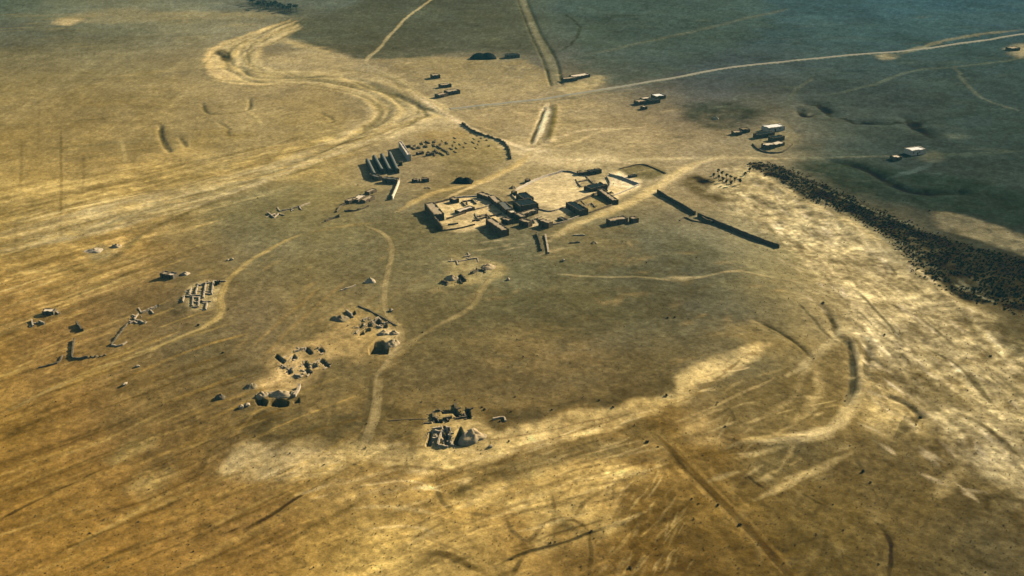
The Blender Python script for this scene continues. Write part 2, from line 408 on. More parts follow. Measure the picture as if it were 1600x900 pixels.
ROADS['dirt_track.d'] = line([(620, 330), (680, 300), (745, 285), (800, 262), (830, 240)], 5.5, (196, 158, 88), 0.7, 0.8, 0.7, gaps=0.15)
line([(858, 378), (900, 350), (960, 328), (1020, 296), (1070, 262), (1110, 248)], 7, (190, 158, 96), 0.7, 0.8, 0.8, gaps=0.15)
line([(1000, 300), (1040, 284), (1090, 252)], 5, (196, 164, 102), 0.5, 0.8, 0.6)
ROADS['dirt_track.e'] = line([(572, 352), (600, 366), (612, 388), (606, 420), (600, 456), (604, 488), (624, 512), (626, 536), (608, 560), (590, 585), (586, 620), (578, 660), (566, 704)], 2.4, (168, 138, 84), 0.6, 0.8, 0.6, gaps=0.25)
line([(596, 590), (592, 630), (584, 665), (574, 706)], 1.8, (148, 124, 74), 0.7, 0.6, 0.4)
line([(580, 590), (578, 625), (570, 660), (560, 700)], 1.6, (86, 74, 42), 0.6, 0.6, 0.4, gaps=0.2)
ROADS['dirt_track.f'] = line([(606, 566), (650, 528), (700, 500), (740, 474), (762, 440), (775, 424)], 2.8, (162, 134, 80), 0.55, 0.8, 0.7, gaps=0.35)
ROADS['dirt_track.g'] = line([(470, 365), (420, 388), (370, 424), (346, 460), (345, 490), (310, 516), (250, 540), (180, 566), (100, 600), (0, 648)], 3.0, (182, 146, 78), 0.6, 0.8, 0.7, gaps=0.3)
line([(90, 615), (140, 585), (180, 575)], 7, (176, 134, 60), 0.5, 0.8, 1.0)
line([(470, 366), (540, 352), (600, 345)], 3, (140, 114, 62), 0.4, 0.8, 0.6)
ROADS['dirt_track.h'] = line([(870, 428), (940, 432), (1000, 434), (1060, 440), (1110, 430), (1150, 424), (1200, 434), (1250, 444), (1310, 470)], 2.2, (166, 142, 92), 0.5, 0.8, 0.6, gaps=0.35)
line([(1035, 437), (1100, 433)], 4, (186, 158, 102), 0.6, 0.8, 0.6)
line([(1120, 426), (1165, 424)], 3, (190, 160, 102), 0.6, 0.6, 0.4)
line([(1180, 500), (1215, 516), (1250, 540), (1268, 560)], 2.0, (62, 58, 36), 0.8, 0.6, 0.4, gaps=0.15, dz=-0.5)
line([(1170, 506), (1210, 522), (1240, 542)], 2.0, (160, 136, 84), 0.5, 0.6, 0.4)
# wadi-like gullies and banks on the right of the mound
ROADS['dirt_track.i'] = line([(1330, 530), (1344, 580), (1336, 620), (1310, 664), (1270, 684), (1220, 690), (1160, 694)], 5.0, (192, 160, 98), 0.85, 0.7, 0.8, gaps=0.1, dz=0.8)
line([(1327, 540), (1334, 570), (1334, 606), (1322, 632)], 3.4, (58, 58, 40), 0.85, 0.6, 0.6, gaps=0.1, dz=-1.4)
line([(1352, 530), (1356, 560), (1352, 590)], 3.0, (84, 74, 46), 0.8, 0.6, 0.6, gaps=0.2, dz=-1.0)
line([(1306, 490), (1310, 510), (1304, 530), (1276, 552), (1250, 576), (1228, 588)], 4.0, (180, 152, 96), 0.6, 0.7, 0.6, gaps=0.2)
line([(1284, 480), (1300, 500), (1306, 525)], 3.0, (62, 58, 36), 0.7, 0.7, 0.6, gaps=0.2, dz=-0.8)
line([(1270, 560), (1282, 600), (1262, 640), (1240, 660)], 4.0, (156, 128, 74), 0.7, 0.8, 1.2, gaps=0.2)
line([(1160, 664), (1220, 640), (1250, 600), (1280, 560)], 2.2, (150, 124, 72), 0.5, 0.8, 1.2, gaps=0.4)
line([(1130, 700), (1200, 684), (1262, 688)], 3, (178, 144, 80), 0.6, 0.8, 1.0, gaps=0.4)
line([(1150, 716), (1230, 700)], 2.5, (180, 148, 86), 0.6, 0.8, 1.0, gaps=0.4)
line([(1180, 780), (1220, 760), (1270, 738), (1330, 710)], 3.4, (186, 152, 88), 0.8, 0.7, 0.8, gaps=0.15)
line([(1180, 775), (1150, 800), (1120, 830)], 4, (120, 96, 46), 0.5, 0.8, 0.8, gaps=0.3)
line([(1160, 735), (1200, 768)], 1.2, (48, 44, 26), 0.7, 0.6, 0.3, gaps=0.35)
line([(1240, 762), (1300, 800)], 1.2, (56, 50, 28), 0.6, 0.6, 0.3, gaps=0.4)
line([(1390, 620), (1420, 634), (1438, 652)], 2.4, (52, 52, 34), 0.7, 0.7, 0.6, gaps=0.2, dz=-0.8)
line([(1336, 716), (1352, 740)], 2.0, (64, 58, 36), 0.6, 0.7, 0.6, gaps=0.2)
line([(1370, 820), (1392, 850), (1388, 905)], 1.6, (44, 38, 22), 0.8, 0.7, 0.5, gaps=0.1, dz=-0.5)
line([(1350, 700), (1360, 780), (1372, 830)], 4, (116, 96, 54), 0.5, 0.8, 0.8, gaps=0.2)
line([(1450, 780), (1470, 765), (1500, 735), (1510, 715)], 5, (168, 138, 82), 0.65, 0.8, 1.5, gaps=0.25)
for k in range(7):
    x0 = 1395 + 5 * k
    line([(x0, 690 - 3 * k), (x0 + 16, 655 - 2 * k)], 0.8, (96, 82, 48), 0.6, 0.6, 0.2)
# the double track running to the bottom right
line([(1010, 690), (1080, 750), (1150, 815), (1215, 885), (1250, 920)], 2.2, (142, 110, 52), 0.6, 0.5, 0.3, gaps=0.15)
ROADS['dirt_track.j'] = line([(1024, 680), (1090, 745), (1160, 815), (1226, 890), (1256, 925)], 3.4, (84, 64, 28), 0.75, 0.6, 0.4)
line([(1040, 680), (1105, 748), (1176, 820), (1240, 892)], 1.2, (136, 106, 50), 0.55, 0.5, 0.3, gaps=0.15)
line([(1060, 680), (1120, 745), (1190, 810)], 1.6, (128, 100, 48), 0.4, 0.6, 0.4, gaps=0.2)
# bottom left furrows, dark and pale
line([(-10, 815), (60, 780), (110, 757), (170, 728)], 1.3, (70, 54, 22), 0.8, 0.6, 0.3, gaps=0.2, dz=-0.3)
line([(380, 828), (420, 808), (470, 775), (526, 742)], 1.3, (64, 50, 22), 0.85, 0.6, 0.3, gaps=0.15, dz=-0.3)
line([(350, 834), (376, 824)], 1.2, (70, 54, 22), 0.7, 0.6, 0.3, gaps=0.2)
line([(90, 868), (160, 832), (230, 790), (280, 765)], 2.4, (182, 138, 66), 0.6, 0.8, 0.8, gaps=0.3)
line([(140, 905), (240, 845), (330, 790), (400, 756)], 2.0, (170, 128, 58), 0.4, 0.8, 0.8, gaps=0.3)
line([(260, 905), (340, 858), (420, 820), (540, 752)], 3.0, (172, 130, 60), 0.45, 0.8, 0.8, gaps=0.3)
line([(0, 690), (30, 672), (60, 656)], 3.0, (84, 66, 30), 0.6, 0.8, 0.8, gaps=0.2)
line([(0, 712), (40, 697)], 2.0, (92, 72, 32), 0.6, 0.8, 0.8, gaps=0.2)
line([(682, 738), (684, 765), (696, 790), (728, 802)], 1.8, (96, 78, 40), 0.75, 0.7, 0.4, gaps=0.1)
line([(590, 735), (640, 730), (720, 738)], 1.6, (112, 86, 42), 0.6, 0.7, 0.5, gaps=0.3)
line([(545, 796), (600, 792), (660, 798), (700, 812)], 1.6, (210, 168, 92), 0.6, 0.7, 0.5, gaps=0.2)
line([(790, 806), (800, 830), (825, 845), (850, 820), (880, 812), (905, 818), (922, 834)], 1.5, (116, 92, 48), 0.75, 0.7, 0.4, gaps=0.1)
line([(896, 812), (915, 786), (940, 770), (990, 750)], 1.6, (120, 94, 46), 0.65, 0.7, 0.5, gaps=0.2)
line([(785, 808), (850, 792), (920, 772)], 1.4, (110, 88, 44), 0.6, 0.7, 0.5, gaps=0.3)
line([(775, 885), (830, 862), (880, 850), (924, 834), (990, 812)], 1.2, (74, 64, 36), 0.75, 0.6, 0.3, gaps=0.25, dz=0.4)
line([(926, 832), (970, 818), (1010, 800)], 1.6, (196, 158, 88), 0.7, 0.6, 0.3, gaps=0.25)
line([(700, 882), (735, 872)], 1.4, (74, 64, 36), 0.7, 0.6, 0.3, gaps=0.25)
for pts, wd, c, o in [
    ([(728, 802), (760, 806), (786, 806)], 1.4, (110, 88, 46), 0.7),
    ([(866, 806), (866, 790), (862, 770)], 1.0, (116, 92, 48), 0.6),
    ([(922, 834), (924, 870), (920, 905)], 1.3, (90, 72, 36), 0.6),
    ([(820, 870), (808, 885), (800, 905)], 1.6, (84, 68, 34), 0.7),
    ([(640, 862), (690, 868), (740, 890), (770, 905)], 2.4, (92, 72, 32), 0.7),
    ([(560, 760), (640, 752), (700, 770)], 1.0, (222, 180, 104), 0.5),
    ([(560, 830), (640, 822), (690, 840)], 1.0, (220, 178, 102), 0.5),
    ([(590, 850), (650, 838), (720, 866)], 1.0, (120, 94, 46), 0.5),
    ([(1244, 470), (1290, 520), (1312, 540)], 1.6, (78, 70, 44), 0.6),
    ([(1340, 455), (1380, 500), (1420, 545)], 1.6, (92, 82, 52), 0.7),
    ([(1440, 540), (1500, 575), (1560, 640)], 1.8, (96, 84, 52), 0.7),
    ([(1480, 640), (1540, 668), (1600, 720)], 2.4, (92, 80, 48), 0.7),
    ([(1380, 470), (1440, 500), (1500, 548)], 1.6, (100, 88, 56), 0.6),
    ([(1400, 690), (1412, 660), (1420, 640)], 1.0, (100, 86, 50), 0.6),
    ([(1040, 640), (1100, 610), (1160, 560)], 1.0, (120, 98, 54), 0.6),
    ([(1060, 660), (1150, 620), (1210, 590)], 1.2, (160, 130, 76), 0.6),
    ([(1120, 650), (1140, 640), (1148, 660), (1130, 670)], 1.2, (70, 60, 34), 0.6),
    ([(760, 690), (850, 676), (960, 652)], 0.8, (140, 110, 60), 0.6),
    ([(800, 700), (880, 682), (980, 650)], 0.8, (136, 108, 58), 0.6),
    ([(440, 590), (420, 620), (360, 690), (300, 740)], 2.0, (156, 120, 60), 0.5),
    ([(330, 700), (315, 730), (300, 750)], 1.6, (98, 76, 36), 0.6),
    ([(395, 540), (440, 500), (500, 450)], 1.6, (150, 118, 62), 0.5),
    ([(410, 560), (470, 500), (540, 440)], 1.6, (146, 114, 60), 0.45)]:
    line(pts, wd, c, o, 0.6, 0.5, gaps=0.2)
# gullies on the left plain
line([(250, 196), (252, 214), (264, 236)], 3.0, (72, 66, 38), 0.75, 0.7, 0.6, gaps=0.1, dz=-1.2)
line([(188, 215), (194, 240), (197, 256)], 2.6, (176, 146, 84), 0.6, 0.8, 0.8, gaps=0.1)
line([(316, 162), (328, 178), (385, 172), (390, 154)], 2.4, (104, 92, 52), 0.7, 0.8, 0.6, gaps=0.2, dz=-0.8)
line([(385, 172), (404, 186), (410, 202)], 4.0, (176, 148, 88), 0.6, 0.8, 1.0, gaps=0.2)
line([(258, 194), (310, 182), (385, 173)], 2.2, (120, 100, 56), 0.5, 0.8, 0.8, gaps=0.35)
line([(340, 192), (356, 200), (358, 212), (400, 206)], 2.4, (110, 94, 50), 0.55, 0.8, 0.8, gaps=0.25, dz=-0.6)
line([(280, 215), (290, 228)], 2.6, (104, 88, 46), 0.6, 0.8, 0.8, dz=-0.6)
line([(500, 176), (520, 190), (480, 200)], 2.6, (112, 98, 58), 0.5, 0.8, 0.8, gaps=0.3, dz=-0.6)
line([(400, 236), (450, 220), (500, 204), (540, 190)], 2.4, (112, 96, 54), 0.45, 0.8, 1.0, gaps=0.35)
for x0, y0, y1, o in [(95, 205, 376, 0.38), (33, 215, 300, 0.25), (24, 350, 388, 0.35), (130, 240, 300, 0.2), (60, 120, 240, 0.12)]:
    line([(x0, y0), (x0 + 1, (y0 + y1) / 2), (x0 - 1, y1)], 1.6, (76, 62, 30), o, 0.6, 0.2, gaps=0.2, curve=False)
# the river bed of the upper left
for pts, wd, c, o, dz in [
    ([(448, 30), (410, 52), (380, 74), (374, 98), (400, 120), (470, 120), (545, 121), (600, 138), (650, 162), (690, 180)], 5, (74, 78, 54), 0.8, -1.8),
    ([(335, 82), (350, 88), (362, 94), (352, 106), (372, 116), (400, 127), (470, 126), (530, 131), (580, 147), (605, 165), (600, 185), (560, 210), (500, 236)], 4, (80, 78, 50), 0.75, -1.8),
    ([(545, 124), (590, 136), (632, 158), (655, 178)], 9, (104, 98, 64), 0.6, -1.0),
    ([(560, 130), (610, 150), (634, 172), (620, 192)], 4, (96, 90, 56), 0.55, -0.9),
    ([(455, 30), (400, 50), (350, 68), (324, 84), (334, 122), (392, 132), (470, 132), (530, 142), (572, 158), (584, 176), (556, 205), (500, 238), (420, 266)], 5, (204, 168, 102), 0.75, 0.8),
    ([(470, 108), (560, 112), (620, 124), (660, 150)], 3, (172, 146, 92), 0.5, 0),
    ([(392, 84), (420, 98), (480, 92), (540, 98)], 3, (172, 148, 96), 0.4, 0)]:
    line(pts, wd * 1.2, c, o * 0.85, 0.9, 2.5, gaps=0.35, dz=dz * 0.55)
def resamp(p, n=40):
    p = crom(p)
    sg = np.concatenate([[0], np.cumsum(np.hypot(*np.diff(p, axis=0).T))])
    return np.stack([np.interp(np.linspace(0, sg[-1], n), sg, p[:, k]) for k in (0, 1)], -1)


RO = resamp(ats([(455, 30), (400, 50), (345, 72), (328, 96), (340, 124), (470, 132), (560, 150), (585, 178), (540, 212), (420, 262), (250, 302), (100, 340), (-20, 368)]))
RI = resamp(ats([(472, 40), (420, 70), (400, 88), (415, 110), (540, 110), (640, 138), (690, 178), (645, 196), (520, 246), (400, 290), (250, 332), (100, 376), (-20, 400)]))
for k, t in enumerate(np.linspace(0.03, 0.97, 17)):
    tt = np.clip(t + 0.16 * np.sin(np.linspace(0, 9, 40) * (0.7 + 0.1 * k) + 2.1 * k), -0.05, 1.08)[:, None]
    p = RO * (1 - tt) + RI * tt + RNG.normal(0, 1.2, RO.shape)
    c = [(196, 166, 106), (110, 100, 64), (184, 154, 94), (128, 112, 68)][k % 4]
    a, b = sorted(RNG.integers(0, 40, 2))
    if b - a < 16:
        a, b = 0, 39
    FEATS.append(('L', p[a:b + 1], [8, 3, 6, 4][k % 4], lin(c), 0.55, 0.9, 1.6, 0.5))
    RELIEF.append(('L', p[a:b + 1], 3.0, [0.15, -0.3, 0.1, -0.2][k % 4]))
patch([(334, 80), (350, 78), (364, 90), (356, 96), (344, 90)], (44, 52, 40), 0.85, 3, 2, 0.3)
patch([(382, 6), (410, 0), (445, 6), (470, 18), (455, 24), (420, 16), (392, 12)], (38, 56, 52), 0.8, 10, 8, 0.3)
# marks on the far dark plain
for pts, wd, c, o in [
    ([(1640, 84), (1560, 96), (1490, 105), (1430, 110), (1350, 136), (1280, 150)], 5, (84, 94, 76), 0.6),
    ([(1490, 104), (1512, 132), (1540, 156), (1600, 176)], 4, (88, 94, 74), 0.6),
    ([(1275, 118), (1248, 138), (1236, 150), (1234, 164)], 5, (86, 92, 72), 0.5),
    ([(1400, 86), (1490, 60), (1600, 46)], 9, (128, 120, 86), 0.45),
    ([(900, 90), (1000, 68), (1080, 50), (1160, 30), (1240, 12)], 8, (98, 100, 76), 0.35),
    ([(880, 20), (905, 40), (900, 60), (880, 80)], 4, (54, 62, 48), 0.6),
    ([(1220, 230), (1240, 210), (1230, 190)], 4, (120, 110, 76), 0.4),
    ([(1420, 243), (1500, 240), (1600, 236)], 5, (74, 84, 66), 0.4),
    ([(1385, 278), (1440, 262), (1460, 248)], 6, (74, 90, 80), 0.5),
    ([(1300, 250), (1350, 262), (1400, 290), (1440, 300), (1500, 300)], 5, (30, 36, 26), 0.6),
    ([(1248, 170), (1258, 180), (1275, 176)], 5, (24, 32, 24), 0.85),
    ([(1262, 160), (1285, 164), (1300, 180)], 7, (24, 32, 24), 0.85),
    ([(1340, 190), (1372, 192)], 7, (24, 32, 24), 0.8),
    ([(1300, 182), (1340, 190)], 5, (36, 46, 36), 0.6),
    ([(1416, 182), (1430, 194), (1455, 212)], 8, (26, 32, 24), 0.85),
    ([(1380, 196), (1420, 190)], 6, (40, 50, 40), 0.6),
    ([(1360, 200), (1400, 198), (1440, 206)], 6, (70, 84, 70), 0.5)]:
    line(pts, wd * (1.25 if sum(c) < 150 else 1), c, min(1, o * 1.15), 0.5, 2.0, gaps=0.0, dz=-2.0 if sum(c) < 110 else 0)
patch([(1470, 208), (1510, 208), (1505, 216), (1478, 216)], (92, 100, 80), 0.6, 6, 5, 0.5)
patch([(1572, 76), (1600, 68), (1620, 80), (1590, 90)], (160, 142, 100), 0.8, 8, 5, 0.4)
patch([(1372, 88), (1390, 84), (1400, 90), (1384, 94)], (150, 134, 94), 0.7, 6, 5, 0.4)
patch([(1435, 236), (1470, 236), (1470, 250), (1440, 250)], (96, 98, 74), 0.6, 6, 4, 0.4)
# the dark planted band at the right edge
BAND = patch([(1166, 262), (1180, 254), (1215, 260), (1260, 280), (1330, 310), (1440, 360), (1530, 388), (1640, 426), (1640, 500), (1570, 478), (1500, 462), (1440, 425), (1390, 372), (1330, 340), (1260, 306), (1200, 274)], (40, 43, 32), 0.92, 4.0, 7, 0.5)
for k in range(22):
    t = k / 21
    line([(1225 + 210 * t, 272 + 84 * t), (1229 + 210 * t, 274 + 84 * t)], 2.2, (122, 118, 84), 0.65, 0.9, 0.5, curve=False)

# short wash and plough streaks, each surveyed as its own small mark
DR = np.random.default_rng(23)


def dashes(poly, n, ang, ln, wd, cols, op, jit=0.12, apex=None):
    pw = ats(poly)
    lo, hi = pw.min(0), pw.max(0)
    k = 0
    while k < n:
        q = DR.uniform(lo, hi)
        if not inside(q[:1], q[1:], pw)[0]:
            continue
        a = ang if apex is None else math.atan2(q[1] - apex[1], q[0] - apex[0])
        a = a + DR.normal(0, jit)
        L = DR.uniform(*ln) / 2
        b = DR.normal(0, 0.05)
        d = np.array([math.cos(a), math.sin(a)])
        nn = np.array([-d[1], d[0]])
        p = np.array([q - d * L, q + nn * L * b, q + d * L])
        FEATS.append(('L', crom(p, 4), DR.uniform(*wd), lin(cols[DR.integers(len(cols))]), DR.uniform(*op) * 0.8, 0.9, 0.5, 0.45))
        k += 1


RA = img_angle((1200, 300), (1560, 620))
dashes([(1130, 290), (1170, 265), (1330, 350), (1500, 470), (1620, 560), (1640, 780), (1500, 700), (1390, 600), (1320, 490), (1230, 390)], 230, RA, (5, 26), (1.0, 3.2),
       [(216, 186, 130), (206, 174, 114), (112, 98, 60), (128, 110, 68), (96, 86, 54)], (0.45, 0.85))
dashes([(1160, 380), (1240, 410), (1330, 540), (1360, 700), (1560, 800), (1500, 690), (1400, 600)], 60, RA + 0.3, (4, 16), (1.0, 2.6), [(206, 174, 116), (100, 86, 52)], (0.4, 0.8), 0.35)
AP = at(1010, 640)
dashes([(940, 760), (1040, 720), (1060, 800), (1090, 900), (930, 910)], 70, img_angle((970, 880), (1050, 760)), (5, 16), (0.5, 1.3), [(190, 152, 84), (178, 140, 74), (84, 64, 28)], (0.3, 0.65), 0.10)
dashes([(800, 700), (1000, 670), (1040, 720), (900, 830), (700, 860), (560, 830), (620, 760)], 90, img_angle((700, 780), (1000, 690)), (8, 30), (0.7, 2.0), [(210, 170, 96), (122, 96, 48), (104, 82, 40)], (0.35, 0.75))
dashes([(1060, 640), (1200, 580), (1320, 560), (1350, 690), (1300, 760), (1130, 760)], 70, img_angle((1150, 700), (1330, 630)), (5, 18), (0.7, 2.0), [(178, 146, 86), (168, 136, 78), (82, 70, 38)], (0.4, 0.8), 0.2)
dashes([(1130, 760), (1340, 720), (1540, 760), (1560, 900), (1200, 900)], 70, img_angle((1400, 720), (1370, 900)), (6, 20), (0.8, 2.6), [(118, 98, 54), (70, 58, 30)], (0.3, 0.6), 0.3)
dashes([(0, 560), (180, 500), (330, 560), (520, 640), (560, 760), (420, 900), (0, 900)], 120, img_angle((0, 850), (520, 640)), (15, 60), (0.7, 2.2), [(184, 142, 68), (176, 132, 58), (102, 76, 30), (92, 70, 28)], (0.3, 0.7), 0.07)
dashes([(0, 310), (240, 255), (640, 190), (560, 240), (340, 330), (160, 470), (0, 540)], 130, img_angle((0, 360), (500, 240)), (20, 80), (1.2, 4.0), [(204, 166, 92), (194, 154, 82), (116, 96, 48), (124, 102, 54)], (0.35, 0.75), 0.08)
dashes([(0, 380), (260, 350), (400, 480), (300, 560), (0, 640)], 90, img_angle((0, 620), (340, 480)), (10, 40), (0.8, 2.4), [(176, 138, 66), (108, 86, 42), (98, 80, 42)], (0.3, 0.65), 0.15)
dashes([(640, 400), (1000, 380), (1250, 440), (1180, 540), (1040, 600), (760, 640), (640, 600)], 140, img_angle((740, 620), (1000, 540)), (4, 18), (1.5, 5.0), [(146, 118, 68), (134, 110, 64), (84, 74, 44), (90, 80, 50)], (0.2, 0.5), 0.6)
dashes([(340, 420), (620, 360), (640, 560), (560, 690), (380, 680)], 110, img_angle((380, 640), (600, 420)), (6, 26), (1.0, 3.0), [(150, 120, 66), (96, 80, 46), (88, 76, 46)], (0.25, 0.55), 0.2)
dashes([(380, 700), (560, 690), (760, 690), (740, 760), (480, 780), (360, 740)], 70, img_angle((400, 740), (700, 700)), (5, 20), (0.7, 2.0), [(226, 184, 108), (150, 118, 62), (136, 108, 58)], (0.35, 0.7), 0.25)
dashes([(700, 730), (800, 700), (1040, 630), (1180, 545), (1190, 560), (1060, 640), (900, 690)], 70, img_angle((760, 700), (1040, 630)), (4, 14), (0.5, 1.4), [(228, 188, 112), (150, 118, 60), (132, 104, 54)], (0.35, 0.7), 0.2)
dashes([(620, 330), (1000, 190), (1150, 250), (1040, 300), (880, 400), (700, 400)], 90, img_angle((640, 320), (1060, 260)), (6, 30), (1.0, 3.0), [(196, 164, 104), (122, 106, 64), (110, 98, 60)], (0.25, 0.55), 0.2)
dashes([(400, 90), (640, 120), (690, 170), (560, 230), (400, 240), (340, 130)], 70, img_angle((420, 230), (660, 180)), (12, 50), (1.5, 4.0), [(184, 154, 94), (120, 106, 64)], (0.3, 0.6), 0.25)
dashes([(600, 95), (900, 90), (1000, 150), (1180, 240), (900, 240), (740, 180)], 90, img_angle((720, 170), (1000, 130)), (8, 30), (1.5, 4.0), [(190, 160, 104), (112, 102, 66), (98, 94, 64)], (0.3, 0.6), 0.3)
dashes([(900, 20), (1600, 20), (1600, 330), (1300, 280), (1150, 180), (900, 100)], 120, img_angle((1000, 200), (1500, 180)), (15, 60), (3, 9), [(72, 86, 68), (34, 50, 42), (80, 86, 66)], (0.2, 0.45), 0.3)
dashes([(0, 20), (420, 20), (330, 120), (240, 230), (0, 290)], 90, img_angle((0, 110), (300, 90)), (30, 120), (3, 10), [(124, 110, 66), (92, 86, 54), (152, 128, 74)], (0.2, 0.4), 0.12)

dashes([(1180, 268), (1330, 345), (1440, 428), (1570, 484), (1640, 510), (1640, 470), (1500, 440), (1400, 370), (1260, 300)], 70, RA + 0.2, (4, 14), (1.0, 3.0), [(150, 138, 98), (120, 112, 78), (60, 60, 44)], (0.4, 0.8), 0.3)
# archaeology: sunk trenches and shallow pits
for q in [[(428, 556), (432, 553), (446, 563), (442, 567)], [(475, 545), (480, 543), (488, 551), (484, 553)], [(473, 566), (478, 564), (483, 571), (478, 573)],
          [(498, 562), (503, 560), (515, 570), (511, 572)], [(486, 569), (493, 567), (495, 571), (488, 574)], [(474, 576), (480, 574), (487, 581), (482, 583)],
          [(497, 545), (501, 543), (507, 549), (503, 551)], [(448, 578), (453, 575), (456, 580), (451, 583)], [(454, 556), (459, 553), (463, 559), (458, 562)],
          [(560, 507), (566, 505), (567, 509), (561, 511)], [(569, 513), (577, 511), (578, 515), (570, 517)], [(584, 500), (592, 498), (596, 505), (590, 507)],
          [(574, 505), (580, 504), (580, 508), (575, 509)], [(597, 507), (603, 505), (604, 510), (598, 511)], [(561, 518), (567, 516), (568, 521), (562, 522)], [(549, 488), (553, 486), (555, 490), (551, 491)],
          [(690, 642), (712, 640), (719, 650), (714, 652), (708, 645), (692, 646)], [(727, 641), (733, 640), (735, 656), (730, 656)], [(678, 657), (690, 656), (690, 661), (678, 662)],
          [(672, 680), (676, 678), (673, 700), (666, 701)], [(690, 684), (694, 682), (700, 690), (697, 694)], [(696, 680), (700, 679), (702, 687), (698, 688)], [(691, 670), (696, 669), (698, 673), (692, 674)], [(695, 695), (699, 693), (701, 698), (697, 699)]]:
    pit(q, -3.0, 0.4)
pit([(577, 553), (605, 553), (606, 540), (597, 532), (586, 533), (577, 541)], -5.0, 0.4)
pit([(706, 691), (719, 672), (724, 684), (733, 690), (726, 698), (713, 698)], -5.0, 0.5)
pit([(399, 624), (406, 621), (417, 626), (415, 633), (404, 632)], -3.8, 0.5)
pit([(420, 632), (424, 625), (434, 621), (450, 626), (449, 632), (436, 634)], -3.8, 0.5)
pit([(459, 624), (466, 621), (467, 627), (461, 628)], -2.5, 0.5)
# rampart and valley relief
bank([(370, 688), (430, 684), (560, 684), (660, 690), (760, 672), (850, 655), (950, 634), (1042, 614), (1090, 570), (1160, 542)], 14, 1.2)
bank([(420, 284), (340, 315), (260, 350), (220, 372), (190, 396)], 7, 1.0)
bank([(880, 812), (924, 834), (1000, 805)], 4, 0.4)
bank([(770, 205), (740, 196)], 4, 0.5)
bank([(1166, 270), (1260, 318), (1400, 400), (1500, 478), (1600, 550)], 8, 0.8)

FURROW_ANG = img_angle((0, 850), (520, 640))
RIGHT_ANG = img_angle((1200, 300), (1560, 620))
LEFT_ANG = img_angle((0, 360), (500, 240))
NEAR_ANG = img_angle((560, 860), (1000, 730))
M_FURROW = crom(ats([(-60, 560), (150, 470), (330, 520), (520, 620), (560, 760), (420, 960), (-100, 960)]), 3)
M_LEFT = crom(ats([(-60, 300), (240, 258), (640, 190), (560, 240), (340, 330), (160, 470), (-60, 560)]), 3)
M_NEAR = crom(ats([(420, 960), (560, 720), (760, 690), (1060, 640), (1120, 800), (1060, 960)]), 3)
M_RIGHT = crom(ats([(1110, 290), (1170, 262), (1500, 470), (1640, 580), (1640, 860), (1500, 740), (1340, 620), (1280, 440)]), 3)
M_FAR = crom(ats([(-100, 60), (340, 70), (330, 170), (240, 230), (-60, 300)]), 3)
FAN_APEX = at(1010, 640)


def height(x, y, fine=True):
    h = broad(x, y)
    if not fine:
        return h
    h = h + 0.9 * fbm(x, y, 45, 3, 2) + 0.22 * fbm(x, y, 9, 3, 6)
    for f in RELIEF:
        p = f[1]
        if f[0] == 'L':
            wd, dz = f[2], f[3]
            i = near(x, y, p, wd * 2)
            if len(i) == 0:
                continue
            d = seg_dist(x[i], y[i], p) / wd
            h[i] += dz * np.exp(-d * d * 2.2)
        else:
            e, dz = f[2], f[3]
            i = near(x, y, p, 3)
            if len(i) == 0:
                continue
            d = sdist(x[i], y[i], p)
            h[i] += dz * (1 - smooth(-e, e, d))
    return h


def mask(x, y, p, edge):
    m = np.zeros(len(x))
    i = near(x, y, p, edge)
    if len(i):
        m[i] = 1 - smooth(-edge, edge, sdist(x[i], y[i], p))
    return m


